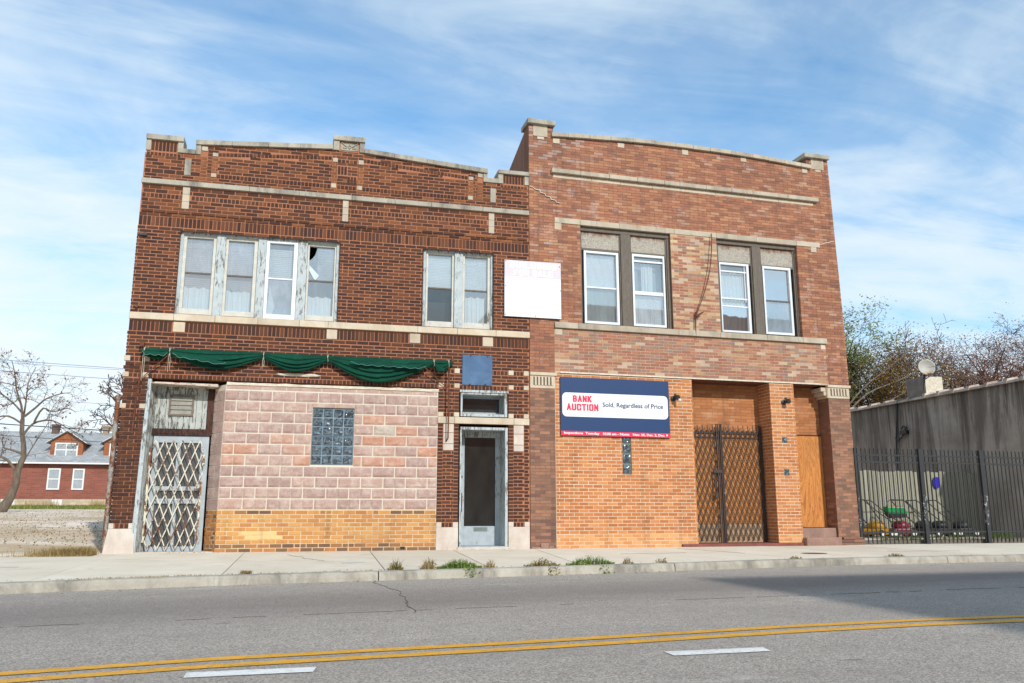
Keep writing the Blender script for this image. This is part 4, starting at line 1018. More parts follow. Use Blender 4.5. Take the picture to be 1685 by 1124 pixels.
# shell
sh=MB(); sh.box(.004,.25,.321,16,-.05,7.5); sh.box(6.72,6.95,.321,16,-.05,7.6); sh.box(.251,6.719,15.8,16,-.05,7.5)
sh.prism([(0,0)]*3,0,0) if False else None
sh.hexa([(.002,.321,7.5),(.26,.321,7.5),(.26,3.2,7.3),(.002,3.2,7.3),(.002,.321,8.2),(.26,.321,8.2),(.26,3.2,7.35),(.002,3.2,7.35)])
sh.build('side_wall',m_pier,RB)
rf=MB(); rf.box(.251,6.719,.322,15.79,7.0,7.1); rf.build('roof',bpy.data.materials['tar_roof'],RB)
rm=MB(); rm.box(.252,6.718,3.0,3.1,-.04,6.99); rm.box(.253,6.717,.61,2.99,3.30,3.40); rm.box(3.5,3.6,.33,2.98,3.41,6.99); rm.build('interior_wall',m_room,RB)
# ---- upper windows right
Yf=.10
def fR(a,b,c,d,y):
    p=adR(a,c,y); q=adR(b,d,y); return p[0],q[0],p[1],q[1]
def osbframe(X,posts,boards,zb0,zb1):
    x0,x1,z0,z1=fR(X[0],X[1],4.225,6.225,Yf)
    m=MB(); m.box(X[0],x1+.02,Yf-.04,Yf+.05,z1-.12,z1+.03); m.box(X[0]+.001,x0+.02,Yf-.01,Yf+.05,z0-.03,z1-.12); m.box(x1-.10,x1,Yf-.03,Yf+.05,z0-.03,z1-.12); m.box(x1-.13,x1-.10,Yf-.01,Yf+.05,z0-.03,z1-.12)
    a,b,_,_=fR(posts[0],posts[1],4,5,Yf); m.box(a,b,Yf-.04,Yf+.06,z0-.03,z1-.12); m.box(a-.025,a,Yf-.01,Yf+.05,z0-.03,z1-.12); m.box(b,b+.03,Yf-.01,Yf+.05,z0-.03,z1-.12)
    a,b,c,d=fR(X[0],X[1],zb0-.05,zb0,Yf); m.box(a+.02,b-.1,Yf-.008,Yf+.05,c,d)
    fr=m.build('window_frame',m_darkwood,RB,bevel=.004)
    for p,q in boards:
        a,b,c,d=fR(p,q,zb0,zb1,Yf+.02); m=MB(); m.box(a-.02,b+.02,Yf+.005,Yf+.03,c-.01,d+.02); m.build('plywood_panel',m_osb_,fr)
osbframe(C,(1.90,2.105),((1.075,1.885),(2.105,2.905)),5.765,6.10); osbframe(D,(4.855,5.055),((4.08,4.85),(5.06,5.86)),5.735,6.09)
Yw=.11
w,a,b,c,m_,d=dhung(RB,adR,1.118,1.852,1.165,1.80,4.235,5.708,4.285,4.972,5.665,Yw,m_vinyl,m_vinyl,gu=m_glass_haze,gl=m_glass)
curtain(w,a,b,c,m_,Yw+.08,m_greycloth,4,.008); curtain(w,a,b,m_,d,Yw+.09,m_blind,2,.006)
w,a,b,c,m_,d=dhung(RB,adR,2.143,2.853,2.185,2.815,4.24,5.725,4.29,4.95,5.675,Yw,m_vinyl,m_vinyl,gu=m_glass,gl=m_glass_haze)
m=MB(); m.box(a,b,Yw+.0,Yw+.03,d-.11,d-.075); m.build('sash_rail',m_vinyl,w); m=MB(); m.box(a,b,Yw,Yw+.03,m_-.06,m_-.015); m.build('sash_rail',m_vinyl,w)
curtain(w,a+.02,b-.02,c,m_-.05,Yw+.10,m_curtain,8,.016); curtain(w,a+.2,b-.18,m_,d-.12,Yw+.10,m_curtain,4,.02); curtain(w,a,b,c,d-.12,Yw+.22,m_greycloth,3,.01)
w,a,b,c,m_,d=dhung(RB,adR,4.088,4.77,4.115,4.715,4.235,5.712,4.275,4.79,5.665,Yw,m_vinyl,m_vinyl,gu=m_glass,gl=m_glass_sky)
m=MB(); m.box(a,b,Yw,Yw+.03,d-.15,d-.12); m.build('sash_rail',m_vinyl,w); m=MB(); m.box(a,b,Yw,Yw+.03,m_+.15,m_+.18); m.box(b-.045,b-.03,Yw+.001,Yw+.029,m_+.1,d); m.build('sash_rail',m_vinyl,w)
curtain(w,a,b,c,d-.13,Yw+.09,m_curtain,11,.022)
w,a,b,c,m_,d=dhung(RB,adR,5.095,5.768,5.135,5.718,4.245,5.71,4.295,4.972,5.655,Yw,m_vinyl,m_darkwood,gu=m_glass_sky,gl=m_glass_haze)
curtain(w,a,b,c,m_,Yw+.06,M_simple('blue_grey_blind',lin('8fa6b2'),lin('8299a6')),1,.002,name='blind')
# ---- small glass block slot and two glass block insets
glassblocks(RB,1.838,2.015,1.356,2.115,1,4,.02,m_gblock,M_simple('grey_green_putty',lin('8a9488'),lin('6a746a')))
for g in (G1,G2):
    m=MB(); m.box(g[0]-.004,g[1]+.004,.006,.05,g[2]-.004,g[3]+.004); f=m.build('glass_block_window',M_simple('grey_green_putty2',lin('7d887c'),lin('5a645a')),RB)
    m=MB(); m.grid(lambda u,v,g=g:(g[0]+.014+(g[1]-g[0]-.028)*u,.004-.008*noise.noise(Vector((u*4,v*4,g[2]*9))),g[2]+.014+(g[3]-g[2]-.028)*v),10,10); m.build('pane',m_gblock,f,smooth=True)
# ---- gate recess
m=MB(); m.slab([(3.0,-.05),(5.62,-.06),(5.62,.0),(5.10,.0),(5.10,.6),(3.352,.6),(3.352,0),(3.0,0)],-.02,.055); m.build('entrance_step',m_redtile,RB,bevel=.006)
YB=.42
m=MB()
for a,b in ((3.355,3.93),(3.94,4.14),(4.145,4.74),(4.745,5.09)): m.box(a,b,YB,YB+.02,.42,2.28,R.random())
pd=m.build('boarded_door',m_ply,RB)
m=MB(); m.box(3.355,4.20,YB-.005,YB+.018,.06,.415,.3); m.box(4.205,5.09,YB-.005,YB+.018,.06,.415,.7); m.build('lower_board',m_plygrey,pd)
YG=.375
def q(x,z): return adR(x,z,YG)
L=3.362; Rr=5.0; zt=2.30; zb_=.10; mid=(q(3.95,0)[0]+q(4.02,0)[0])/2
m=MB(); m.box(L,Rr+.06,YG+.012,YG+.03,2.21,2.25); m.box(L,Rr+.06,YG+.012,YG+.03,2.125,2.15); m.box(Rr+.02,Rr+.07,YG-.02,YG+.03,.06,2.38); gt=m.build('folding_gate',m_gate,RB)
mid=4.10
for a,b in ((L,mid-.03),(mid+.07,Rr+.01)):
    m=MB(); lattice(m,a,b,zb_,zt,.112,.27,YG,.018,.004)
    x=a+.04
    while x<b: m.box(x-.007,x+.007,YG-.014,YG-.006,2.24,2.37+R.uniform(0,.02)); x+=.112
    m.build('lattice',m_gate,gt)
for x in (mid-.05,mid-.01,mid+.035,mid+.065):
    m=MB(); m.bar((x,YG-.02,.05),(x-.01,YG-.02,2.40),.02,.02); m.build('gate_post',m_gate,gt)
m=MB(); m.box(mid-.17,mid+.02,YG-.035,YG-.02,1.42,1.48); m.box(mid-.15,mid-.13,YG-.035,YG-.02,1.0,1.45); m.box(mid-.16,mid-.09,YG-.05,YG-.02,.92,1.02); m.build('lock_bar',m_gate,gt)
m=MB(); m.box(mid+.045,mid+.075,YG-.045,YG-.03,1.0,1.03); m.tube([(mid+.05,YG-.038,1.03),(mid+.052,YG-.038,1.06),(mid+.068,YG-.038,1.06),(mid+.07,YG-.038,1.03)],.004,6); m.build('padlock',m_galv,gt)
m=MB(); pts=[]
for i in range(15): pts.append((Rr+.03+.035*(i%2),YG-.045,2.30-.155*i))
for a,b in zip(pts[:-1],pts[1:]): m.bar(a,b,.012,.004,up=(0,1,0))
m.build('folded_edge',m_gate,gt)
# ---- plywood doorway
m=MB(); m.box(5.655,6.465,.33,.35,.345,2.20,.8); m.build('boarded_door',m_ply,RB)
m=MB(); m.box(5.652,6.468,.325,.37,2.20,2.225); m.build('door_head',m_dark,RB)
m=MB(); m.box(5.655,6.468,.05,.5,-.02,.335,.5); m.build('door_step',m_pinkstep,RB,bevel=.012)
m=MB(); m.box(5.64,6.44,-.14,.045,-.02,.155,.7); m.build('door_step',m_pinkstep,RB,bevel=.015)
# cable hanging on the facade
def cable(name,pts,r,mat,lab,cat,parentM=None,n=6,group=None):
    m=MB(); m.tube(pts,r,n); return tag(m.build(name,mat),lab,cat,group)
def RW(u,y,z):     # right-building local to world
    return (XJ+u*cos(ROT)-y*sin(ROT),u*sin(ROT)+y*cos(ROT),z)
CB=empty('hanging_chain',RW(3.93,-.03,6.3),ROT,'rusty chain hanging from the red brick wall to an iron hook between the upper windows','chain')
m=MB(); pts=[]
N=60
for i in range(N+1):
    t=i/N; pts.append((-.44*t**1.0*(1) -.0 + .10*sin(pi*t)*.9, -.02-.05*sin(pi*t), -1.77*t))
for a,b in zip(pts[:-1],pts[1:]): m.tube([a,((a[0]+b[0])/2+.006*(R.random()-.5),(a[1]+b[1])/2,(a[2]+b[2])/2),b],[.007,.013,.007],6)
m.build('chain_links',m_rustbar,CB)
m=MB(); m.tube([(-.44,.02,-1.77),(-.44,-.04,-1.79),(-.30,-.07,-1.70)],[.018,.022,.012],8); m.tube([(-.44,-.02,-1.70),(-.46,-.02,-2.0),(-.455,-.01,-2.25)],[.02,.012,.006],8); m.build('iron_hook',m_rustbar,CB)

# ================================================================== SIGNS
def text_mesh(txt,x0,x1,z0,z1,y,mat,parent,off=.0,name='lettering',fit=True):
    cu=bpy.data.curves.new('t','FONT'); cu.body=txt; cu.size=1; cu.offset=off; cu.extrude=.002; cu.align_x='LEFT'; cu.resolution_u=3
    ob=bpy.data.objects.new('t',cu); COL.objects.link(ob); dg=bpy.context.evaluated_depsgraph_get(); me=bpy.data.meshes.new_from_object(ob.evaluated_get(dg))
    bpy.data.objects.remove(ob); xs=[v.co.x for v in me.vertices]; ys=[v.co.y for v in me.vertices]
    a,b,c,d=min(xs),max(xs),min(ys),max(ys)
    for v in me.vertices:
        v.co=Vector((x0+(v.co.x-a)/(b-a)*(x1-x0), y-v.co.z*1.0, z0+(v.co.y-c)/(d-c)*(z1-z0)))
    me.materials.clear(); me.materials.append(mat); me.name=name
    o=bpy.data.objects.new(name,me); COL.objects.link(o); o.parent=parent; return o
GLY={'A':[(0,0,.5,1),(1,0,.5,1),(.2,.3,.8,.3)],'B':[(0,0,0,1),(0,0,.8,0),(0,.5,.8,.5),(0,1,.8,1),(.95,.12,.95,.4),(.9,.6,.9,.88)],'N':[(0,0,0,1),(1,0,1,1),(0,1,1,0)],'K':[(0,0,0,1),(.1,.45,1,1),(.3,.6,1,0)],
'U':[(0,.12,0,1),(1,.12,1,1),(.12,0,.88,0)],'C':[(0,.12,0,.88),(.12,0,.88,0),(.12,1,.88,1),(1,.1,1,.32),(1,.68,1,.9)],'T':[(.5,0,.5,1),(-.1,1,1.1,1)],'I':[(.5,0,.5,1)],'O':[(0,.12,0,.88),(1,.12,1,.88),(.12,0,.88,0),(.12,1,.88,1)],
'L':[(0,0,0,1),(0,0,.95,0)],'D':[(0,0,0,1),(0,0,.8,0),(0,1,.8,1),(1,.14,1,.86)],'G':[(0,.12,0,.88),(.12,0,.88,0),(.12,1,.88,1),(1,.0,1,.45),(.6,.45,1,.45),(1,.7,1,.9)],'S':[(.1,0,.9,0),(.1,.5,.9,.5),(.1,1,.9,1),(0,.58,0,.9),(1,.1,1,.42),(0,.1,0,.25),(1,.75,1,.9)],
'F':[(0,0,0,1),(0,1,.95,1),(0,.5,.8,.5)],'R':[(0,0,0,1),(0,1,.85,1),(0,.48,.85,.48),(.95,.58,.95,.9),(.55,.45,1,0)],'E':[(0,0,0,1),(0,0,.95,0),(0,.5,.85,.5),(0,1,.95,1)]}
def block_text(txt,x0,x1,z0,z1,y,mat,parent,wt=.27,narrowI=.35):
    m=MB(); H=z1-z0; ws=[(narrowI if c=='I' else .45 if c==' ' else 1) for c in txt]; gap=.16; tot=sum(ws)+gap*(len(txt)-1); u=(x1-x0)/tot; x=x0; k=0
    t=H*wt
    for c,w in zip(txt,ws):
        L=w*u; tt=min(t,L*.36) if c!='I' else min(t,L*.95)
        for (a,b,c2,d) in GLY.get(c,[]):
            ix=lambda q: x+tt/2+q*(L-tt); iz=lambda q: z0+tt*.42+q*(H-tt*.84)
            P0=Vector((ix(a),y-k*.00006,iz(b))); P1=Vector((ix(c2),y-k*.00006,iz(d))); dd=(P1-P0).normalized()*tt*.40
            hor=abs(P1.z-P0.z)<1e-5
            m.bar(P0-dd,P1+dd,tt*(.80 if hor else 1),.003,up=(0,1,0)); k=(k+1)%9
        x+=L+gap*u
    return m.build('lettering',mat,parent)
def sign_paint(name,c,rough=.5): return M_simple(name,c,tuple(x*.94 for x in c[:3])+(1,),3,rough,.01,spec=.3)
m_navy=sign_paint('navy_sign',lin('203c66')); m_navytext=sign_paint('navy_lettering',lin('1c3358')); m_sred=sign_paint('red_sign',lin('d8324e')); m_swhite=sign_paint('white_sign',(.78,.78,.8,1)); m_spink=sign_paint('faded_pink',(.63,.565,.60,1))
S1=empty('auction_sign',RW(1.71,-.03,2.6),ROT,'navy bank auction sign with white band and red date strip on orange brick wall','sign')
cx,cz=1.71,2.6
def rr_poly(x0,x1,z0,z1,r,n=6):
    P=[]
    for (cx_,cz_,a0) in ((x1-r,z1-r,0),(x0+r,z1-r,90),(x0+r,z0+r,180),(x1-r,z0+r,270)):
        for k in range(n+1): a=radians(a0+90*k/n); P.append((cx_+r*cos(a),cz_+r*sin(a)))
    return P
m=MB(); m.box(.592-cx,2.828-cx,-.01,.012,2.05-cz,3.16-cz); m.build('board',m_navy,S1,bevel=.002)
m=MB(); m.prism(rr_poly(.625-cx,2.795-cx,2.41-cz,2.865-cz,.085),-.014,-.0105); m.build('white_band',m_swhite,S1)
m=MB(); m.box(.594-cx,2.826-cx,-.014,-.0105,2.055-cz,2.14-cz); m.build('red_strip',m_sred,S1)
block_text('BANK',.835-cx,1.215-cx,2.690-cz,2.815-cz,-.016,m_sred,S1)
block_text('AUCTION',.712-cx,1.348-cx,2.528-cz,2.658-cz,-.016,m_sred,S1)
text_mesh('Sold, Regardless of Price',1.435-cx,2.69-cx,2.585-cz,2.70-cz,-.016,m_navytext,S1,.009)
text_mesh('Inspections  Tuesday',.65-cx,1.36-cx,2.07-cz,2.125-cz,-.016,m_swhite,S1,.03)
text_mesh('10:00 am - Noon:',1.43-cx,1.97-cx,2.078-cz,2.125-cz,-.016,m_swhite,S1,.03)
text_mesh('Nov. 25, Dec. 2, Dec. 9',2.04-cx,2.77-cx,2.07-cz,2.12-cz,-.016,m_swhite,S1,.03)
S2=empty('for_sale_sign',(4.09,-.035,4.83),0,'large sun bleached white sign spanning both upper facades, faded words at top','sign')
m=MB(); m.box(-.562,.556,-.008,.012,-.555,.552); m.build('board',m_swhite,S2,bevel=.002)
m=MB(); m.box(-.558,.552,-.0105,-.0085,.235,.548); m.build('faded_header',m_spink,S2)
block_text('BUILDINGS',-.46,.47,.395,.525,-.012,m_swhite,S2); block_text('FOR SALE',-.39,.40,.252,.375,-.012,m_swhite,S2)
m=MB()
for x,z in ((-.54,.53),(.53,.48),(-.54,.04),(.54,.0),(-.545,-.52),(.04,-.525),(.53,-.52)): m.tube([(x,-.016,z),(x,-.006,z)],.009,8)
m.build('screw',m_rustbar,S2)
def m_bluepl():
    t=NT('blue_enamel_plate'); n=t.noise(t.map((1,1,2)),2.2,4,.6,1.0)
    col=t.mix(t.ramp(n,[(.3,0),(.7,1)]),lin('3c5878'),lin('54708e'))
    t.bsdf(col,.30,0,t.bump(n,.1,.02),.35); return t.m
S3=empty('blank_plate_sign',(3.02,-.02,3.22),0,'square blank glossy blue plate above the pale blue glazed door','sign')
m=MB(); m.grid(lambda u,v:(-.283+.563*u,-.004-.012*v+.012,-.278+.558*v),6,6); m.build('plate',m_bluepl(),S3,solid=.004)
m=MB()
for x,z in ((-.14,-.27),(.15,-.265),(-.13,.272),(.19,.268)): m.box(x-.014,x+.014,-.018,.015,z-.012,z+.012)
m.build('fixing_clip',m_rustbar,S3)

# ---- wall lamps
def lamp(u,z,label):
    L_=empty('wall_lamp',RW(u,-.0,z),ROT,label,'lamp','black floodlights on the orange brick')
    m=MB(); m.lathe((0,-.005,0),(0,-1,0),[(0,.055),(.02,.055),(.03,.03)],14); m.tube([(0,-.03,0),(.02,-.07,.01)],.014,8); m.build('bracket',m_black,L_)
    m=MB(); m.lathe((.02,-.05,.02),(.25,-1,-.15),[(0,.022),(.03,.045),(.09,.05),(.10,.046)],14); m.box(.0,.03,-.09,-.05,.05,.085); m.build('lamp_head',m_black,L_,smooth=False)
    return L_
l1=lamp(2.935,2.83,'black floodlight with a bulb showing, next to the navy auction sign'); m=MB(); m.lathe((.06,-.12,-.03),(.25,-1,-.5),[(0,.01),(.01,.024),(.03,.03),(.05,.026),(.062,.01)],12); m.build('bulb',m_white,l1,smooth=True)
lamp(5.40,2.84,'black floodlight without a bulb at the top of the narrow orange pier')

# ================================================================== GROUND, ROAD, SIDEWALK
KP=[(-60,-17),(-12,-8.0),(-6,-6.65),(-2.75,-5.86),(-.9,-5.38),(1,-5.08),(2.5,-4.86),(4.7,-4.48),(6.3,-4.15),(8,-3.93),(9.5,-3.84),(11,-3.80),(20,-3.75),(70,-3.6)]
def ky(x):
    for (a,b),(c,d) in zip(KP[:-1],KP[1:]):
        if a<=x<=c: return b+(d-b)*(x-a)/(c-a)
    return KP[-1][1]
RZ=-.10
def ramp_z(x,y):
    if y<-.9: return -.4
    t=max(0,y+.83)
    k=max(0,min(1,(-1-x)/4)) if x<0 else 0
    z=(.033*t if t<20 else .66+.011*(t-20)) if t<58 else 1.08
    return -.012+z*k
m=MB(); xs=[-120,-60,-30,-20,-14,-10,-8,-6,-5,-4,-3.3,-2,0,4,8,12,18,25,40,80,160]; ys=[-90,-30,-.92,-.86,0,1,2,3,5,7,10,14,20,28,40,55,58,90,160]
idx={}
for i,x in enumerate(xs):
    for j,y in enumerate(ys): idx[i,j]=len(m.v); m.v.append((x,y,ramp_z(x,y)))
for i in range(len(xs)-1):
    for j in range(len(ys)-1): m.f.append((idx[i,j],idx[i+1,j],idx[i+1,j+1],idx[i,j+1])); m.a.append(.5)
tag(m.build('ground',m_ground),kind='structure')
# road
m=MB(); xs=[-60,-30,-12,-6,-2.75,-.9,1,2.5,4.7,6.3,8,9.5,11,20,70]
poly=[(x,ky(x)+.0) for x in xs]+[(70,-17.2),(-60,-17.2)]
m.v=[(x,y,RZ) for x,y in poly]; m.f=[tuple(range(len(poly)-1,-1,-1))]; m.a=[.5]
tag(m.build('road',m_road),kind='structure')
# kerb: rounded concrete section swept along the street
def kerb(xa,xb,flip=False):
    m=MB(); prof=[(0,0),(-.09,-.001),(-.12,-.007),(-.138,-.024),(-.146,-.055),(-.152,-.115),(-.152,-.3),(0,-.3)]
    xs=[xa]+[x for x,_ in KP if xa<x<xb]+[xb]; n=len(prof)
    xx=[]
    for a,b in zip(xs[:-1],xs[1:]):
        k=max(1,int((b-a)/.25)) if abs(a)<14 else 1
        xx+=[a+(b-a)*i/k for i in range(k)]
    xx.append(xb)
    for x in xx:
        w=.006*noise.noise(Vector((x*2.3,0,5)))
        for dy,dz in prof: m.v.append((x,ky(x)+dy+(w if dz>-.05 and dy<-.01 else 0),dz+(w*.6 if dy<-.05 else 0)+.001))
    for i in range(len(xx)-1):
        for k in range(n-1): m.f.append((i*n+k,i*n+k+1,(i+1)*n+k+1,(i+1)*n+k)); m.a.append(R.random() if k==0 else .5)
    m.a=[.3+.5*((hash((xa,7))%97)/97)]*len(m.f)
    m.f.append(tuple(range(n))); m.a.append(.5); m.f.append(tuple(range(len(m.v)-1,len(m.v)-n-1,-1))); m.a.append(.5)
    return m
ks=[-60,-20,-12,-7.0,-3.2,.86,4.72,9.42,13.2,17,25,70]
m=MB()
for a,b in zip(ks[:-1],ks[1:]):
    q=kerb(a+.006,b-.006); n0=len(m.v); m.v+=q.v; m.f+=[tuple(i+n0 for i in f) for f in q.f]; m.a+=q.a
tag(m.build('kerb',m_kerb,smooth=False),kind='structure')
# sidewalk slabs
J=[(-60,-60),(-20,-20),(-12,-12),(-8.4,-8.6),(-5.5,-5.7),(-2.85,-2.52),(-.9,-.8),(1.16,.95),(2.62,2.2),(4.12,3.42),(5.6,5.0),(7.2,6.8),(8.8,8.5),(10.6,10.3),(12.4,12.1),(16,16),(30,30),(70,70)]
m=MB()
def inner(x): return -.86 if x<-3.02 else (.30 if x>10.9 else .10)
for (a,a2),(b,b2) in zip(J[:-1],J[1:]):
    a+=.006; a2+=.006; b-=.006; b2-=.006
    r=R.random(); pts=[]
    pts.append((a,inner((a+b)/2) if not(a<-3.02<b) else -.86))
    if a<-3.02<b: pts+= [(-3.06,-.86),(-3.04,.10),(b,.10)]
    else: pts.append((b,inner((a+b)/2)))
    bx=[b2]+[x for x,_ in reversed(KP) if a2<x<b2]+[a2]
    pts+=[(x,ky(x)+.008) for x in bx]
    pts=pts[::-1]
    m.slab(pts,-.12,.0+(r-.5)*.004,r)
tag(m.build('sidewalk',m_walk,bevel=.006),kind='structure')
m=MB(); m.slab([(-60,-17.05),(70,-17.05),(70,-24),(-60,-24)],-.35,.0); m.build('sidewalk',m_walk)['kind']='structure'
# markings
def strip(pts,w,name,mat,z=RZ+.004,kind='structure'):
    m=MB(); L=[]
    for i,(x,y) in enumerate(pts):
        L.append(((x,y-w/2,z),(x,y+w/2,z)))
    for (a,b),(c,d) in zip(L[:-1],L[1:]): m.face([a,c,d,b])
    return tag(m.build(name,mat),kind=kind)
YF=[(-60,-17.0),(-8,-11.35),(-4,-10.75),(-1.36,-10.38),(-.42,-10.19),(.37,-10.11),(1.23,-10.03),(2.25,-9.90),(3.18,-9.78),(4.19,-9.70),(5.18,-9.69),(8,-9.66),(14,-9.64),(70,-9.6)]
YF[0]=(-40,-15.6)
strip(YF,.105,'yellow_line',m_yel)
strip([(x,y-.215) for x,y in YF],.105,'yellow_line',m_yel)
for k in range(-6,12):
    x=-.495+2.44*k; y=-10.62-.0*k+(.02 if k>0 else 0)
    m=MB(); z=RZ+.004; m.face([(x,y-.07,z),(x+.58,y-.06,z),(x+.60,y+.07,z),(x,y+.065,z)])
    if 0<=k<=1: tag(m.build('lane_dash',m_whp),kind='structure')
# cracks in the road
rr=random.Random(4); m=MB(); p=(.84,-4.98)
while p[1]>-8.3:
    q=(p[0]+rr.uniform(-.035,.035)-.001,p[1]-rr.uniform(.08,.16)); m.bar((p[0],p[1],RZ+.0015),(q[0],q[1],RZ+.0015),rr.uniform(.004,.010),.003); p=q
tag(m.build('road_crack',M_simple('crack_tar',lin('5a534c'),lin('4a443e'))),kind='structure')
rr=random.Random(8); m=MB(); x=-14.0; base=lambda x:-8.33+.115*x-.004*x*x if x<6 else -7.78+.01*x
yv=base(x)
while x<14:
    x2=x+rr.uniform(.06,.16); y2=base(x2)+rr.uniform(-.02,.02)
    if rr.random()<.62 and noise.noise(Vector((x*1.3,4,2)))>-.22: m.bar((x,yv,RZ+.0015),(x2,y2,RZ+.0015),rr.uniform(.002,.006),.003)
    x,yv=x2,y2
tag(m.build('road_seam',bpy.data.materials['crack_tar']),kind='structure')
# manhole covers set in the sidewalk
m=MB(); m.lathe((7.95,-2.8,-.01),(0,0,1),[(0,.20),(.014,.20),(.016,.19)],20); tag(m.build('manhole_cover',M_simple('rusty_iron',lin('5c463c'),lin('463630'))),'dark rusty round access cover in the sidewalk before the plywood doorway','manhole cover')
m=MB(); m.lathe((.68,-3.6,-.01),(0,0,1),[(0,.16),(.013,.16),(.015,.15)],20); tag(m.build('manhole_cover',M_simple('pale_cover',lin('c8ccca'),lin('b0aca4'))),'pale round access cover in the sidewalk before the pink block wall','manhole cover')

# ================================================================== PLANTS
def M_leaf(name,a,b,tr=.25):
    t=NT(name); r_=t.attr(); col=t.mix(r_,a,b)
    d=t.n('ShaderNodeBsdfDiffuse'); t.l(col,d.inputs[0]); q=t.n('ShaderNodeBsdfTranslucent'); t.l(col,q.inputs[0])
    mx_=t.n('ShaderNodeMixShader'); mx_.inputs[0].default_value=tr; t.l(d.outputs[0],mx_.inputs[1]); t.l(q.outputs[0],mx_.inputs[2]); t.l(mx_.outputs[0],t.out.inputs[0]); return t.m
m_grass=M_leaf('green_weed',lin('4d6b2c'),lin('86984a')); m_dry=M_leaf('dry_grass',lin('8a7448'),lin('b8a070')); m_drygreen=M_leaf('mixed_weed',lin('6c6a38'),lin('9a7f4e'))
def blade(m,p,h,w,rng,lean=.5):
    a=rng.uniform(0,6.28); dx,dy=cos(a),sin(a); l=rng.uniform(0,lean)*h; r=rng.random()
    p=Vector(p); s=Vector((-dy*w,dx*w,0)); mid=p+Vector((dx*l*.4,dy*l*.4,h*.6)); tip=p+Vector((dx*l,dy*l,h))
    m.face([p-s,p+s,mid+s*.7,mid-s*.7],r); m.face([mid-s*.7,mid+s*.7,tip],r)
def weed(x0,x1,h,n,mat,label,group,yoff=.02,hang=0,seed=0):
    rng=random.Random(int(x0*100)+seed); m=MB(); xc=(x0+x1)/2; o=(xc,ky(xc)+yoff,0)
    for i in range(n):
        x=rng.uniform(x0,x1); e=max(.25,1-abs(2*(x-xc)/(x1-x0+1e-6))**2)
        y=ky(x)+yoff+rng.gauss(0,.02); hh=h*e*rng.uniform(.3,1.1)
        blade(m,(x-o[0],y-o[1],0),hh,.004,rng,1.1)
        if rng.random()<.6:     # a small leaf part way up
            q=Vector((x-o[0]+rng.uniform(-.03,.03),y-o[1]+rng.uniform(-.03,.03),hh*rng.uniform(.3,.9)))
            a=Vector((rng.uniform(-1,1),rng.uniform(-1,1),rng.uniform(-.4,.8)))*.018; b=Vector((rng.uniform(-1,1),rng.uniform(-1,1),rng.uniform(-.3,.3)))*.010
            m.face([q-a,q-b,q+a,q+b],rng.random())
    for i in range(hang):
        x=xc+rng.gauss(.0,.05)+ (x1-x0)*.2; q=Vector((x-o[0],-.13+rng.uniform(-.06,.0),rng.uniform(-.1,.03))); a=Vector((rng.uniform(-1,1)*.016,-.008,rng.uniform(-1,1)*.016)); b=Vector((rng.uniform(-1,1),-.3,rng.uniform(-1,1)))*.012
        m.face([q-a,q-b,q+a,q+b],rng.random())
    ob=m.build('weed_clump',mat); ob.location=o; return tag(ob,label,'weeds',group)
G_='weeds growing along the kerb joint'
weed(.98,1.16,.15,90,m_drygreen,'small upright weed on the kerb just right of the kerb joint',G_)
weed(1.36,1.56,.15,110,m_dry,'brown dry weed at the left end of the longest green weed patch',G_)
weed(1.56,2.10,.12,420,m_grass,'longest green weed patch, spilling down the kerb face',G_,hang=60)
weed(2.12,2.30,.10,60,m_dry,'brown dry weed at the right end of the longest green weed patch',G_)
weed(2.66,3.12,.10,200,m_drygreen,'brown green weed patch drooping over the kerb before the joint of the two buildings',G_,hang=50)
weed(3.22,3.90,.12,380,m_grass,'bright green weed patch on the kerb below the left end of the navy sign',G_,hang=30)
weed(4.02,4.16,.09,60,m_drygreen,'small weed clump right of the bright green patch',G_)
weed(4.52,4.68,.08,50,m_drygreen,'small weed clump beside the kerb joint under the navy sign',G_)
weed(6.72,6.92,.05,50,m_drygreen,'low weed on the kerb before the plywood doorway',G_)
weed(8.48,8.80,.05,90,m_drygreen,'flat weed on the kerb before the black iron fence',G_,yoff=.05)
m=MB(); rng=random.Random(9)
for i in range(900):
    x=rng.choice([rng.uniform(-2.3,-1.0),rng.uniform(-1.6,.8),rng.uniform(-.6,-.5)]); blade(m,(x,ky(x)+rng.gauss(.01,.012),-.002),rng.uniform(.006,.022) if not -.62<x<-.48 else rng.uniform(.01,.05),.003,rng,1.5)
tag(m.build('dry_grass',m_dry),'thin dry brown growth in the joint between sidewalk and kerb','grass',kind='stuff')
m=MB(); rng=random.Random(10)
for i in range(2600):
    x=-3.1-abs(rng.gauss(0,.38)); y=-.72+abs(rng.gauss(0,.22)); blade(m,(x,y,ramp_z(x,y)),rng.uniform(.04,.16),.004,rng,1.2)
for i in range(160):
    x=rng.uniform(-4.4,-3.1); y=-.83+abs(rng.gauss(0,.05)); blade(m,(x,y,0),rng.uniform(.01,.035),.004,rng,1.2)
tag(m.build('dry_grass',m_dry),'dry straw coloured grass at the foot of the rusty pipe','grass',kind='stuff')
m=MB(); rng=random.Random(12)
for i in range(520):
    c_=rng.choice([-18.6,-17.9,-15.0,-14.6,-19.6,-21]); x=c_+rng.gauss(0,.25); y=rng.uniform(53.6,54.6); blade(m,(x,y,ramp_z(x,y)),rng.uniform(.15,.7),.012,rng,.7)
tag(m.build('dry_shrub_growth',m_dry),'tall brown dry stalks against the foundation of the red house','weeds',kind='stuff')
m=MB()
for i in range(9000):
    y=rng.uniform(34,54.5); x=rng.uniform(-26,-8)*((y+15)/70); 
    blade(m,(x,y,ramp_z(x,y)),rng.uniform(.04,.22),.03,rng,.8)
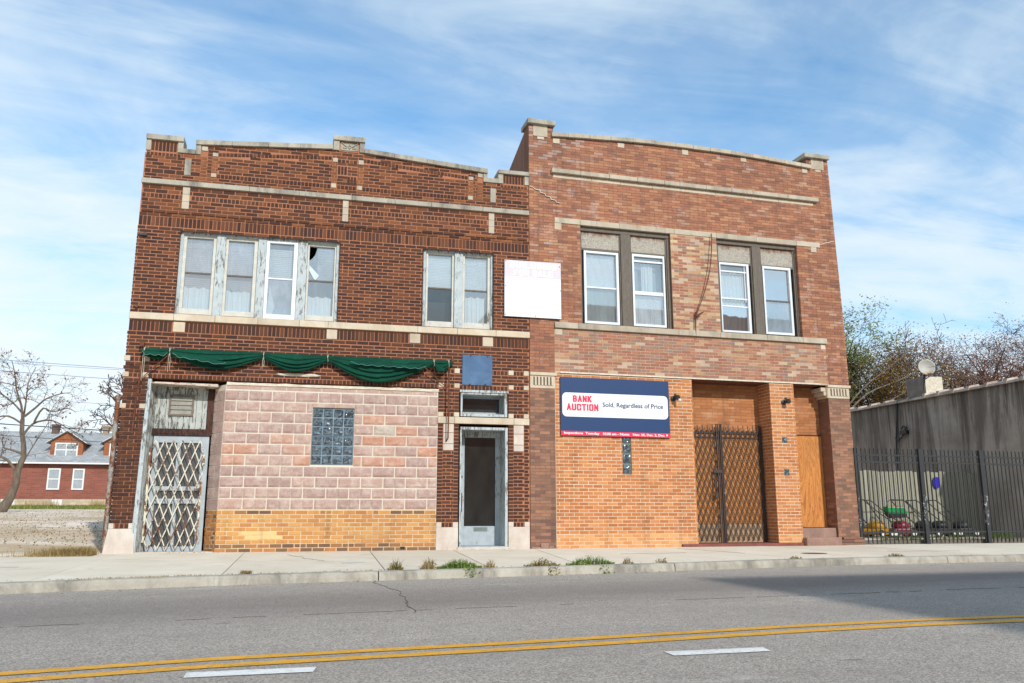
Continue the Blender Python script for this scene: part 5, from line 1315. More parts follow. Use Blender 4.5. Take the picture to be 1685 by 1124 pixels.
tag(m.build('grass',M_leaf('lot_grass',lin('5c6a34'),lin('8e8a4c'))),'green grass strip at the back of the dirt lot before the red house','grass',kind='stuff')
m=MB(); rng=random.Random(13)
for i in range(3000):
    y=rng.choice([rng.gauss(10,3.5),rng.gauss(18,4),rng.gauss(5,2)]); x=rng.uniform(-12,-3.4)*((y+15)/22); 
    if y>0: blade(m,(x,y,ramp_z(x,y)),rng.uniform(.01,.04),.015,rng,2.2)
tag(m.build('dry_grass',M_leaf('straw',lin('8a7550'),lin('a08c68'))),'patches of dead brown grass lying on the dirt lot','grass',kind='stuff')
m=MB(); rng=random.Random(14)
for i in range(260):
    y=rng.uniform(-.6,16)**1.0; x=-3.4-rng.uniform(0,9); s=rng.uniform(.01,.035)
    z=ramp_z(x,y); m.hexa([(x-s,y-s,z-.01),(x+s,y-s*.8,z-.01),(x+s*.8,y+s,z-.01),(x-s*.9,y+s,z-.01),(x-s*.5,y-s*.6,z+s*.8),(x+s*.6,y-s*.4,z+s*.6),(x+s*.4,y+s*.5,z+s*.7),(x-s*.5,y+s*.5,z+s*.5)])
tag(m.build('gravel',M_simple('rubble',lin('a89c90'),lin('7a7068'))),'loose stones scattered over the dirt lot','gravel',kind='stuff')

m=MB(); rng=random.Random(77)
for i in range(420):
    k=rng.random(); x=rng.uniform(-5,12)
    if k<.45: y=ky(x)-.17-abs(rng.gauss(0,.10)); z=RZ+.004
    elif k<.7: y=ky(x)+abs(rng.gauss(0,.06)); z=.006
    else:
        x=rng.choice([rng.uniform(-2.6,6.9),rng.gauss(-1.6,.3),rng.gauss(3.2,.4),rng.gauss(7.3,.4)]); y=-.03-abs(rng.gauss(0,.10))+(.031*(x-4) if x>4 else 0); z=.006
    q=rng.uniform(.006,.020); a=rng.uniform(0,6.28); c,d=cos(a)*q,sin(a)*q
    m.face([(x-c,y-d,z),(x+d*.5,y-c*.5,z+rng.uniform(0,.006)),(x+c,y+d,z+rng.uniform(0,.01)),(x-d*.5,y+c*.5,z)],rng.random())
tag(m.build('leaf_litter',M_leaf('litter_leaf',lin('6a5238'),lin('a08660'))),'small dry leaves and grit in the gutter and at the foot of the walls','leaves',kind='stuff')
rr=random.Random(31); m=MB()
for (x,y,dx,dy,n) in ((-4.6,-3.0,.12,-.05,14),(-.2,-1.2,.05,-.14,16),(4.9,-2.2,.13,.02,12),(6.6,-.6,.02,-.14,15),(9.6,-2.4,.12,-.03,12)):
    for i in range(n):
        a=(x,y,.0045); x+=dx*rr.uniform(.5,1.2)+rr.uniform(-.03,.03); y+=dy*rr.uniform(.5,1.2)+rr.uniform(-.03,.03); m.bar(a,(x,y,.0045),rr.uniform(.003,.006),.003)
tag(m.build('sidewalk_crack',bpy.data.materials['crack_tar']),kind='structure')
# ---- trees
def bark(name,a,b): return M_simple(name,a,b,9,.95,.5,stretch=(1,1,.3),fine=40,bd=.01)
m_bark=bark('grey_bark',lin('7d6f60'),lin('54483c')); m_bark2=bark('dark_twig_bark',lin('6a564c'),lin('4a3a34'))
class Tree:
    def __init__(s,seed): s.r=random.Random(seed); s.w=MB(); s.tips=[]; s.t=MB()
    def branch(s,p,d,L,r,depth,par):
        rg=s.r; p=Vector(p); d=Vector(d).normalized(); n=max(3,int(L/par.get('seg',.35))); n=min(n,7); pts=[p.copy()]; rad=[r]
        wob=par['wob']; up=par['up']
        for i in range(n):
            d=(d+Vector((rg.gauss(0,wob),rg.gauss(0,wob),rg.gauss(0,wob)))+Vector((0,0,up))).normalized()
            p=p+d*(L/n); pts.append(p.copy()); rad.append(max(par['rmin'],r*(1-.75*(i+1)/n)))
        s.w.tube(pts,rad,5 if r>.03 else 3,caps=False)
        if depth==0: s.tips+= [pts[-1],pts[len(pts)//2]]; return
        s.kids(pts,rad,L,depth,par)
    def kids(s,pts,rad,L,depth,par,start=.25):
        rg=s.r; nk=par['kids'][len(par['kids'])-depth] if depth<=len(par['kids']) else par['kids'][0]
        for k in range(nk):
            t=start+(1-start)*(k+rg.random())/nk; f=t*(len(pts)-1); i=min(int(f),len(pts)-2); q=pts[i].lerp(pts[i+1],f-i)
            d=(pts[i+1]-pts[i]).normalized(); e=d.orthogonal().normalized(); e.rotate(Matrix.Rotation(rg.uniform(0,6.28),3,d))
            nd=d*rg.uniform(.35,1.0)+e*rg.uniform(.6,1.1)*par.get('spread',1)
            s.branch(q,nd,L*rg.uniform(.4,.68)*(1.15-t*.5),max(par['rmin'],rad[i]*rg.uniform(.45,.65)),depth-1,par)
    def limb(s,pts,r0,r1,depth,par,kids=True):
        pts=[Vector(p) for p in pts]; fine=[]
        for i in range(len(pts)-1):
            for k in range(3):
                t=k/3; a=pts[max(i-1,0)]; b=pts[i]; c=pts[i+1]; d=pts[min(i+2,len(pts)-1)]
                q=.5*((2*b)+(c-a)*t+(2*a-5*b+4*c-d)*t*t+(3*b-a-3*c+d)*t**3); fine.append(q)
        fine.append(pts[-1]); N=len(fine); rad=[r0+(r1-r0)*i/(N-1) for i in range(N)]
        s.w.tube(fine,rad,8,caps=False); L=sum((fine[i+1]-fine[i]).length for i in range(N-1))
        if kids: s.kids(fine,rad,L*.8,depth,par)
    def leaves(s,n,size,spread,frac=1):
        rg=s.r; m=MB()
        for i in range(n):
            p=Vector(rg.choice(s.tips))+Vector((rg.gauss(0,spread),rg.gauss(0,spread),rg.gauss(0,spread)))
            a=Vector((rg.uniform(-1,1),rg.uniform(-1,1),rg.uniform(-1,1))).normalized(); b=a.orthogonal().normalized(); q=size*rg.uniform(.5,1.2)
            m.face([p-a*q,p-b*q*.5,p+a*q,p+b*q*.5],rg.random())
        return m
def finish(T,name,label,wood,leaf=None,lmat=None,group=None,base=(0,0,0)):
    e=empty(name,base,0,label,'tree',group); B=Vector(base)
    def loc(m): m.v=[tuple(Vector(v)-B) for v in m.v]; return m
    if T.t.v: loc(T.t).build('trunk',wood,e,smooth=True)
    loc(T.w).build('branches',wood,e,smooth=True)
    if leaf: loc(leaf).build('foliage',lmat,e)
    return e
Yt=20
T=Tree(3); par=dict(wob=.19,up=.03,rmin=.0045,kids=[8,7,6,4],seg=.22)
T.t.tube([(-11.0,Yt,.35),(-10.75,Yt,.75),(-10.5,Yt,1.2),(-10.38,Yt,1.7),(-10.37,Yt,2.2),(-10.22,Yt,2.7),(-10.28,Yt,3.2),(-10.38,Yt,3.6),(-10.41,Yt,4.1)],[.34,.20,.145,.125,.12,.095,.085,.08,.075],10,caps=False)
T.limb([(-10.41,Yt,4.05),(-10.5,Yt,4.6),(-10.78,Yt+.2,5.2),(-10.85,Yt,5.8),(-11.0,Yt,6.3)],.05,.012,3,par)
T.limb([(-10.38,Yt,4.1),(-10.3,Yt-.2,4.8),(-10.35,Yt,5.5),(-10.15,Yt,6.1)],.038,.01,3,par)
T.limb([(-10.35,Yt,4.2),(-10.0,Yt,4.55),(-9.6,Yt-.3,4.85),(-9.2,Yt,5.1),(-8.85,Yt,5.15)],.045,.01,3,par)
T.limb([(-10.3,Yt,3.55),(-10.05,Yt+.1,3.95),(-9.6,Yt+.2,4.1),(-9.2,Yt,4.0),(-8.75,Yt,3.75),(-8.25,Yt,3.5)],.045,.01,3,par)
T.limb([(-10.0,Yt,4.0),(-9.7,Yt-.2,4.5),(-9.4,Yt,4.4),(-8.9,Yt,4.55),(-8.6,Yt,4.4)],.04,.01,2,par)
T.limb([(-10.38,Yt,3.9),(-10.9,Yt,4.2),(-11.5,Yt,4.15),(-12.2,Yt,4.5),(-12.8,Yt,5.2)],.038,.01,3,par)
T.limb([(-10.42,Yt,4.3),(-10.9,Yt+.3,4.75),(-11.4,Yt,5.2),(-11.9,Yt,5.9)],.038,.01,3,par)
T.limb([(-10.37,Yt,2.1),(-10.75,Yt,2.55),(-11.1,Yt,2.75),(-11.7,Yt,3.2),(-12.4,Yt,4.2)],.06,.015,3,par)
T.limb([(-10.26,Yt,2.8),(-10.7,Yt+.1,2.95),(-10.95,Yt,3.05),(-11.0,Yt,3.5)],.05,.01,2,par)
T.limb([(-10.3,Yt,2.3),(-9.9,Yt,3.2),(-9.5,Yt,4.0)],.03,.01,2,par)
finish(T,'bare_tree','nearly leafless tree with a leaning curved trunk on the dirt lot before the red house',m_bark,T.leaves(420,.06,.08),M_leaf('dry_leaf',lin('8a4a34'),lin('6a4234')),base=(-11.0,Yt,.4))
T=Tree(21); p2=dict(wob=.15,up=.05,rmin=.028,kids=[6,6,4,3],seg=1)
T.t.tube([(-14.2,60,.8),(-14.25,60,4),(-14.4,60,7)],[.3,.25,.18],8,caps=False)
T.limb([(-14.4,60,6.5),(-14.9,60,8.5),(-15.5,60,9.7),(-16.2,60,10.4)],.15,.03,3,p2)
T.limb([(-14.4,60,7),(-14.6,60,9),(-15.0,60,10.5),(-15.3,60,11.3)],.13,.03,3,p2)
T.limb([(-14.3,60,5.5),(-15.0,60,7),(-15.9,60,7.9),(-16.5,60,8.4)],.12,.03,3,p2)
finish(T,'bare_tree','far bare tree whose twigs show above the capped rusty pipe',m_bark2,base=(-14.2,60,.9))
# trees behind the stained wall
def big(seed,x,y,h,wd,label,par,nleaf,lm,size=.09,spread=.3,nl=9,th=.22,wood=m_bark2,low=.25,lean=0,name='tree'):
    T=Tree(seed); rg=T.r
    T.t.tube([(x,y,-.1),(x+rg.uniform(-.2,.2),y,h*.2),(x+rg.uniform(-.3,.3)+lean*.3,y,h*.4)],[th,th*.85,th*.7],8,caps=False)
    for k in range(nl):
        a=2*pi*k/nl+rg.uniform(-.4,.4); z0=h*rg.uniform(low,.42); rr_=wd*rg.uniform(.55,1); top=h*rg.uniform(.68,1.0)-rr_*.10
        ex=x+cos(a)*rr_+lean; ey=y+sin(a)*rr_*.8
        T.limb([(x+lean*.2,y,z0),(x+cos(a)*rr_*.35+lean*.4,y+sin(a)*rr_*.3,z0+(top-z0)*.45),(x+cos(a)*rr_*.75+lean*.8,y+sin(a)*rr_*.6,z0+(top-z0)*.8),(ex,ey,top)],th*.4,.02,3,par)
    return finish(T,name,label,wood,T.leaves(nleaf,size,spread) if nleaf else None,lm,base=(x,y,0))
pt=dict(wob=.17,up=.02,rmin=.009,kids=[7,7,5,3],seg=.5)
ml_green=M_leaf('grey_green_leaf',lin('5c6c38'),lin('8a9050')); ml_gold=M_leaf('golden_brown_leaf',lin('8a6a2c'),lin('5c4630')); ml_red=M_leaf('red_brown_leaf',lin('6a4236'),lin('8a5c48'))
big(31,22.6,18,9.0,1.6,'tall grey green leafy tree directly behind the right corner of the red brick building',pt,20000,ml_green,.075,.2,12,.18)
big(32,25.0,17,7.4,2.9,'golden brown autumn tree behind the chimney stub of the stained grey wall',pt,17000,ml_gold,.065,.28,14,.18,low=.3)
big(33,27.6,20,7.9,2.0,'thin brown tree with sparse leaves just right of the satellite dish',pt,3500,ml_red,.06,.25,9,.14)
big(34,31.0,19,8.7,3.1,'dense reddish twiggy tree above the right part of the stained grey wall',pt,17000,ml_red,.055,.3,15,.18)
big(35,35.2,20,9.1,3.3,'dense reddish twiggy tree at the right edge of the picture',pt,17000,ml_red,.055,.3,15,.18)
T=Tree(40); ps=dict(wob=.06,up=.01,rmin=.009,kids=[5,3,2],seg=.8,spread=.6)
T.t.tube([(20.8,14.5,-.1),(20.9,14.5,2.5),(21.0,14.5,4.6)],[.16,.14,.12],8,caps=False)
T.limb([(21.0,14.5,4.4),(22.2,14.5,5.4),(23.8,14.6,6.0),(25.2,14.6,6.7),(26.2,14.6,7.5)],.045,.01,3,ps)
T.limb([(21.0,14.5,4.6),(22.0,14.5,5.6),(23.2,14.6,6.4),(24.4,14.6,7.2)],.04,.01,3,ps)
T.limb([(21.0,14.5,4.2),(22.6,14.3,4.9),(24.3,14.4,5.7),(26.2,14.6,6.8)],.035,.01,3,ps)
finish(T,'bare_tree','leafless tree with long straight grey shoots sweeping right above the stained wall',m_bark,base=(20.8,14.5,0))

# ================================================================== HOUSE FAR LEFT
K=70/60.; YH=55
def hz(z): return EYE+(z-EYE)*K
HX0,HX1=-30.,-11.5
Hs=empty('red_house',(-18,YH,1.0),0,'long low red house with grey shingle roof, dormers and chimneys behind the dirt lot','house')
HO=Vector((-18,YH,1.0))
def hb(m): m.v=[tuple(Vector(v)-HO) for v in m.v]; return m
zF=hz(1.49); zE=hz(3.76); zR=6.97
m=MB(); m.box(HX0,HX1,YH,YH+8,zF,zE+.05)
def m_red_siding():
    t=NT('red_asphalt_siding'); bt=t.n('ShaderNodeTexBrick'); t.l(t.map((1,1,1),rot=(radians(90),0,0)),bt.inputs[0]); bt.inputs['Color1'].default_value=lin('8a5244'); bt.inputs['Color2'].default_value=lin('76463a'); bt.inputs['Mortar'].default_value=lin('8f5a48'); bt.inputs['Scale'].default_value=1; bt.inputs['Brick Width'].default_value=.45; bt.inputs['Row Height'].default_value=.14; bt.inputs['Mortar Size'].default_value=.012
    n=t.noise(t.map((1,1,3)),2.3,6,.8); col=t.mix(t.ramp(n,[(.66,0),(.69,.9)]),bt.outputs[0],lin('2c1c18')); n2=t.noise(t.map((.5,1,1)),.6,4,.6); col=t.mix(.5,col,t.ramp(n2,[(.3,.7),(.7,1.15)]),'MULTIPLY')
    t.bsdf(col,.9); return t.m
hb(m).build('wall',m_red_siding(),Hs)
m=MB(); m.box(HX0-.02,HX1+.02,YH-.04,YH+8.04,.5,zF); 
def m_found():
    t=NT('tan_foundation_block'); bt=t.n('ShaderNodeTexBrick'); t.l(t.map((1,1,1),rot=(radians(90),0,0)),bt.inputs[0]); bt.inputs['Color1'].default_value=lin('b8a88e'); bt.inputs['Color2'].default_value=lin('a69880'); bt.inputs['Mortar'].default_value=lin('8e8474'); bt.inputs['Scale'].default_value=1; bt.inputs['Brick Width'].default_value=.42; bt.inputs['Row Height'].default_value=.21; bt.inputs['Mortar Size'].default_value=.012
    t.bsdf(bt.outputs[0],.9); return t.m
hb(m).build('foundation',m_found(),Hs)
m=MB(); a=hz(1.5)
for x0,x1 in ((-21.6,-20.7),(-18.2,-17.5)):
    m=MB(); m.box(x0*1.0,x1,YH-.06,YH-.03,.6,zF-.03); hb(m).build('painted_patch',m_white,Hs)
def m_shingle():
    t=NT('grey_shingles'); bt=t.n('ShaderNodeTexBrick'); t.l(t.map((1,1,1)),bt.inputs[0]); bt.inputs['Color1'].default_value=lin('a3a5a6'); bt.inputs['Color2'].default_value=lin('8f9192'); bt.inputs['Mortar'].default_value=lin('76787a'); bt.inputs['Scale'].default_value=1; bt.inputs['Brick Width'].default_value=.4; bt.inputs['Row Height'].default_value=.22; bt.inputs['Mortar Size'].default_value=.012
    n=t.noise(t.map(),1.2,5,.7); col=t.mix(t.ramp(n,[(.4,0),(.75,.4)]),bt.outputs[0],lin('6f6e6c')); n2=t.noise(t.map(loc=(3,5,1)),.9,5,.8); col=t.mix(t.ramp(n2,[(.68,0),(.71,.8)]),col,lin('7a5a48'))
    t.bsdf(col,.95); return t.m
m_sh=m_shingle()
m=MB(); zr=zR; m.v=[]; 
m.hexa([(HX0-.3,YH-.45,zE-.05),(HX1+.3,YH-.45,zE-.05),(HX1+.3,YH+4,zr-.15),(HX0-.3,YH+4,zr-.15),(HX0-.3,YH-.45,zE+.08),(HX1+.3,YH-.45,zE+.08),(HX1+.3,YH+4,zr),(HX0-.3,YH+4,zr)])
m.hexa([(HX0-.3,YH+4,zr-.15),(HX1+.3,YH+4,zr-.15),(HX1+.3,YH+8.45,zE-.05),(HX0-.3,YH+8.45,zE-.05),(HX0-.3,YH+4.001,zr),(HX1+.3,YH+4.001,zr),(HX1+.3,YH+8.45,zE+.08),(HX0-.3,YH+8.45,zE+.08)])
hrf=hb(m).build('roof',m_sh,Hs)
m=MB(); m.box(HX0-.3,HX1+.3,YH-.50,YH-.452,zE-.06,zE+.06); hb(m).build('gutter',m_white,Hs)
def cx_(x): return x*K
def chimney(x0,x1,z1,y,mat):
    m=MB(); m.box(x0,x1,y,y+.5,zR-1.2,z1); m.box(x0-.05,x1+.05,y-.05,y+.55,z1-.16,z1-.02); m.box(x0-.05,x1+.05,y-.04,y+.54,z1-.4,z1-.34); hb(m).build('chimney',mat,hrf)
chimney(-16.0*74/60,-15.6*74/60,hz(6.28)+.35,YH+3.7,M_simple('dark_brick_chimney',lin('6a5650'),lin('4e3e3a')))
chimney(-12.95*74/60,-12.62*74/60,hz(6.25)+.35,YH+3.7,M_simple('tan_brick_chimney',lin('a08a72'),lin('7f6c58')))
m_tanwall=M_simple('orange_brown_siding',lin('a0623f'),lin('8a5234'),5,.9,.1)
m_housewin=M_glass('house_glass',tint=(.5,.55,.58,1),refl=.25,dirt=.3)
def hwin(parent,x0,x1,z0,z1,y,cols=2,w=.10,cur=True):
    m=MB(); ring(m,x0,x1,z0,z1,w,y-.06,y+.06); 
    for i in range(1,cols): xx=x0+(x1-x0)*i/cols; m.box(xx-w*.45,xx+w*.45,y-.055,y+.05,z0+w,z1-w)
    m.box(x0+w,x1-w,y-.05,y+.04,(z0+z1)/2-.04,(z0+z1)/2+.04)
    f=hb(m).build('window',m_white,parent); m=MB(); m.face([(x0+w,y-.02,z0+w),(x1-w,y-.02,z0+w),(x1-w,y-.02,z1-w),(x0+w,y-.02,z1-w)]); hb(m).build('pane',m_housewin,f)
    if cur: m=MB(); m.box(x0+w,x1-w,y-.012,y-.008,z0+w,z1-w); hb(m).build('curtain',M_simple('house_curtain',lin('b8b4a4'),lin('7a7c6c'),2,.9,.05,stretch=(6,1,6)),f)
hwin(Hs,-16.0*K,-15.25*K,hz(2.08),hz(3.44),YH-.03,1); hwin(Hs,-14.53*K,-13.83*K,hz(2.08),hz(3.43),YH-.03,1)
def dormer(xc,w):
    # front gable on the roof slope
    yd=YH+.55; z0=hz(4.16)+.02; z1=hz(5.22)-.02; za=hz(5.86)+.03
    m=MB(); m.prism([(xc-w/2,z0-.4),(xc+w/2,z0-.4),(xc+w/2,z1),(xc,za-.04),(xc-w/2,z1)],yd,yd+3.6)
    hb(m).build('dormer',m_tanwall,hrf)
    m=MB(); e=.28
    for s in (-1,1):
        m.hexa([(xc,yd-.25,za-.02),(xc+s*(w/2+e),yd-.25,z1-.16),(xc+s*(w/2+e),yd+3.7,z1-.16),(xc,yd+3.7,za-.02),(xc,yd-.25,za+.08),(xc+s*(w/2+e),yd-.25,z1-.06),(xc+s*(w/2+e),yd+3.7,z1-.06),(xc,yd+3.7,za+.08)])
    hb(m).build('dormer_roof',m_sh,hrf)
    m=MB()
    for s in (-1,1): m.bar((xc,yd-.27,za+.03),(xc+s*(w/2+e),yd-.27,z1-.11),.03,.12,up=(0,1,0))
    hb(m).build('dormer_trim',m_white,hrf)
    hwin(hrf,xc-.80,xc+.80,hz(4.20),hz(5.12),yd-.03,2,.09)
# sub-parts may not have children of their own, so dormer windows stay directly under the house
def dormer2(xc,w):
    global hrf
    keep=hrf; hrf=Hs; dormer(xc,w); hrf=keep
dormer2(-15.1*K*1.005,2.25*1.0); dormer2(-11.9*K,2.4)
# antenna mast on the roof ridge
m=MB(); 
for x in (-16.28,-16.16): m.tube([(x*74/60,YH+4,6.6),(x*74/60,YH+4,8.4)],.03,5)
m.tube([(-16.4*74/60,YH+4,8.35),(-16.05*74/60,YH+4,8.35)],.03,5); hb(m).build('antenna',m_galv,Hs)

# overhead cables crossing behind the dirt lot
m_cable=M_simple('blue_grey_cable',lin('6f8fae'),lin('5f7f9e')); m_cableb=M_simple('dark_cable',(.03,.035,.045,1))
def wire(z0,z1,r,mat,lab,Y=30,sag=.35,x0=-36,x1=6):
    s=(z1-z0)/5.5; pts=[]
    for i in range(41):
        x=x0+(x1-x0)*i/40; t=(x-x0)/(x1-x0); z=z0+s*(x+14.5)-sag*4*t*(1-t)+sag*4*.5*.5
        pts.append((x,Y,z))
    m=MB(); m.tube(pts,r,5); o=m.build('overhead_cable',mat); return tag(o,lab,'cable','overhead cables behind the dirt lot')
wire(7.95,7.71,.014,m_cable,'topmost pale cable crossing the sky at the left edge'); wire(7.87,7.68,.010,m_cable,'thin second cable just under the topmost one, left sky',Y=30.3)
wire(7.41,7.14,.014,m_cable,'third cable down crossing the bare tree crown'); wire(6.11,5.88,.010,m_cable,'faint thin cable crossing the middle of the bare tree')
wire(4.84,4.56,.024,m_cableb,'thick dark cable passing just above the house roof ridge'); wire(4.30,3.98,.014,m_cableb,'thin dark cable passing in front of the grey house roof')
for x,lab in ((-36,'wooden utility pole far left beyond the dirt lot'),(6,'wooden utility pole hidden behind the brick buildings')):
    e=empty('utility_pole',(x,30.15,0),0,lab,'pole','utility poles'); m=MB(); m.tube([(0,0,-.1),(0,0,9.2)],[.15,.11],10); m.build('pole',m_greywood,e)
    m=MB(); m.box(-.06,.06,-.9,.9,8.2,8.32); m.build('crossarm',m_greywood,e)

# ================================================================== RIGHT YARD
XW=18.6
Wb=empty('stucco_building',(XW+5,10,0),0,'long stained grey rendered building with tiled parapet behind the iron fence','building')
m=MB(); m.box(-5,5,-9.4,12,-.1,4.12); m.build('wall',m_stucco,Wb)
m=MB(); y=-9.45
rg=random.Random(5)
while y<12:
    L=rg.uniform(.55,.75); dz=.0; y1=min(y+L,12)
    zt=4.14+rg.uniform(-.015,.02)
    N=6
    prof=[(XW-5-XW-.06+.0,0)]
    a=-5.09; b=-4.68
    m.v+= [];
    m.hexa([(a,y,4.10),(b,y,4.10),(b,y1-.02,4.10),(a,y1-.02,4.10),(a+.03,y,zt+.04),(b-.05,y,zt+.11),(b-.05,y1-.02,zt+.11),(a+.03,y1-.02,zt+.03)],rg.random())
    m.hexa([(a-.01,y1-.10,4.095),(b+.01,y1-.10,4.095),(b+.01,y1,4.095),(a-.01,y1,4.095),(a+.02,y1-.12,zt+.09),(b-.04,y1-.12,zt+.16),(b-.04,y1,zt+.16),(a+.02,y1,zt+.09)],rg.random())
    y=y1
m.build('parapet_tile',M_stone('clay_coping',lin('d0c2b4'),lin('a89488'),.5),Wb)
m=MB(); m.box(-5.0-.002,-4.35,-3.05,-2.2,4.1,4.80); m.build('chimney',M_simple('chimney_render',lin('9a928a'),lin('7a726a'),4,.95,.5),Wb,bevel=.02)
m=MB(); m.box(-4.99,-4.36,-3.058,-3.052,4.19,4.78); m.build('sunlit_face_sheet',m_cement,Wb)  # pale sheet paints the sunlit front face of the chimney stub
cable('wall_cable',[(XW-.02,8.27,4.2),(XW-.04,8.32,3.6),(XW-.03,8.45,3.0),(XW-.04,8.5,2.2),(XW-.03,8.55,1.2)],.022,m_black,'black cable running down the stained grey wall','cable')
m=MB(); m.tube([(XW-.03,8.5,3.0),(XW-.06,8.3,2.9),(XW-.05,8.15,3.0),(XW-.05,8.0,3.15),(XW-.05,7.9,3.3),(XW-.05,8.05,3.35),(XW-.05,8.15,3.25)],.02,6); m.box(XW-.12,XW-.0,7.85,8.15,3.08,3.2); tag(m.build('cable_box',m_black),'black cable clump on the stained wall beside the long cable','cable box')
# satellite dish on the chimney stub
Dh=empty('satellite_dish',(XW-.1,6.9,4.45),0,'round off white satellite dish with rust stain on the chimney stub','satellite dish')
m=MB(); dc=Vector((.05,-.12,.58)); ax=Vector((-.35,-1,.12)).normalized(); e1=Vector((1,-.35,0)).normalized(); e2=ax.cross(e1).normalized()
def dish(u,v):
    r=.26*u; a=2*pi*v; return dc+e1*(r*cos(a))+e2*(r*sin(a)*.95)+ax*(.075*u*u)
m.grid(dish,8,28)
def m_dish():
    t=NT('dish_white'); n=t.noise(t.map((1,1,.4)),5,5,.7); s=t.n('ShaderNodeSeparateXYZ'); t.l(t.tc.outputs['Object'],s.inputs[0]); q=t.math('MULTIPLY_ADD',s.outputs[2],-3.2,2.3); q=t.math('MULTIPLY',q,n)
    t.bsdf(t.mix(t.ramp(q,[(.38,0),(.6,.8)]),lin('a8a49a'),lin('a07848')),.6); return t.m
m.build('dish',m_dish(),Dh,smooth=True,solid=.012)
m=MB(); m.tube([(-.02,-.02,-.12),(.02,-.02,.1),(.08,.0,.5)],.028,8); m.build('mast',m_black,Dh)
m=MB(); m.tube([(.02,-.06,.22),(.10,-.38,.36),(.14,-.5,.50)],.016,6); m.box(.09,.18,-.56,-.46,.44,.56); m.build('feed_arm',m_galv,Dh)
# wooden board fence
YF_=5.3
Fw=empty('board_fence',(16,YF_,0),0,'tall grey weathered board fence behind the lawn mowers','fence')
m=MB(); x=8.0; rg=random.Random(6)
while x<18.55:
    w=rg.uniform(.135,.15); m.box(x-16,x-16+w-.013,rg.uniform(-.008,.008),.02,-.05,1.765+rg.uniform(-.02,.02)-(x-15)*.004,rg.random()); x+=w
m.build('boards',m_fencewood,Fw)
m=MB(); m.box(-8,2.5,.021,.06,.05,1.70); m.build('dark_gap_sheet',m_darkwood,Fw)  # dark sheet added behind the boards to paint their gaps dark
# little blue sign on the fence
m=MB(); s=.105
m.prism([(-s,-.06),(-s*.75,-.12),(-s*.6,-.14),(-s*.6,-.17),(s*.6,-.17),(s*.6,-.14),(s*.75,-.12),(s,-.06),(s,.06),(s*.75,.1),(s*.6,.14),(-s*.6,.14),(-s*.75,.1),(-s,.06)],-.015,0)
o=m.build('blue_sign',M_simple('royal_blue',lin('2c24b0'),lin('261fa0'),3,.5,.02)); o.location=(17.22,YF_-.03,1.47); tag(o,'small royal blue sign nailed to the grey board fence','sign')
# iron fence (in the plane of the right facade)
IF=empty('iron_fence',RW(7.0,-.0,0),ROT,'black iron picket fence with white paint smears across the side yard','fence')
m=MB(); u=.06
while u<8.2:
    if not any(abs(u-p)<.05 for p in (1.595,3.165,4.735,6.3,7.87)): m.box(u-.009,u+.009,-.009,.009,.03,1.95)
    u+=.1045
m.build('pickets',m_iron,IF)
def m_smear():
    t=NT('smeared_post'); n=t.noise(t.map((1,1,.6)),22,5,.8); s=t.n('ShaderNodeSeparateXYZ'); t.l(t.tc.outputs['Object'],s.inputs[0]); b=t.ramp(s.outputs[2],[(.2,0),(.5,.12),(.9,.12),(1.3,.1),(1.6,0)])
    f=t.ramp(t.math('ADD',n,b),[(.68,0),(.70,1)]); t.bsdf(t.mix(f,(.022,.023,.025,1),(.6,.6,.6,1)),.5); return t.m
m_sm=m_smear()
for p,w in ((-.0,.05),(1.595,.09),(3.165,.09),(4.735,.09),(6.3,.09),(7.87,.09)):
    m=MB(); m.box(p-w/2,p+w/2,-w/2,w/2,-.02,1.955); m.build('post',m_sm,IF)
for z in (.24,1.665,1.81):
    m=MB(); m.box(0,8.2,-.016,.016,z-.016,z+.016); m.build('rail',m_iron,IF)
m=MB(); m.box(.10,3.0,.10,.28,-.05,.075,.5); m.box(3.01,8.4,.10,.28,-.05,.085,.4); tag(m.build('yard_ledge',M_simple('dirty_ledge',lin('7c746a'),lin('5c544c'),6,.95,.4)),'low concrete ledge along the inside of the iron fence','ledge'); bpy.data.objects['yard_ledge'].location=RW(7.0,0,0); bpy.data.objects['yard_ledge'].rotation_euler=(0,0,ROT)
# yard weeds
rng=random.Random(17)
for (x0,x1,n,lab) in ((11.9,12.9,420,'green weeds at the foot of the iron fence left of its second post'),(13.2,14.2,260,'weeds behind the iron fence right of its second post'),(16.6,17.3,200,'low weeds by the fence near the right edge of the picture')):
    m=MB()
    for i in range(n):
        x=rng.uniform(0,x1-x0); y=rng.uniform(-.25,.2); blade(m,(x,y,0),rng.uniform(.04,.2),.006,rng,1)
    o=m.build('weed_clump',m_grass); o.location=(x0,.75 if x0<15 else 3.0,0); tag(o,lab,'weeds','weeds in the side yard')
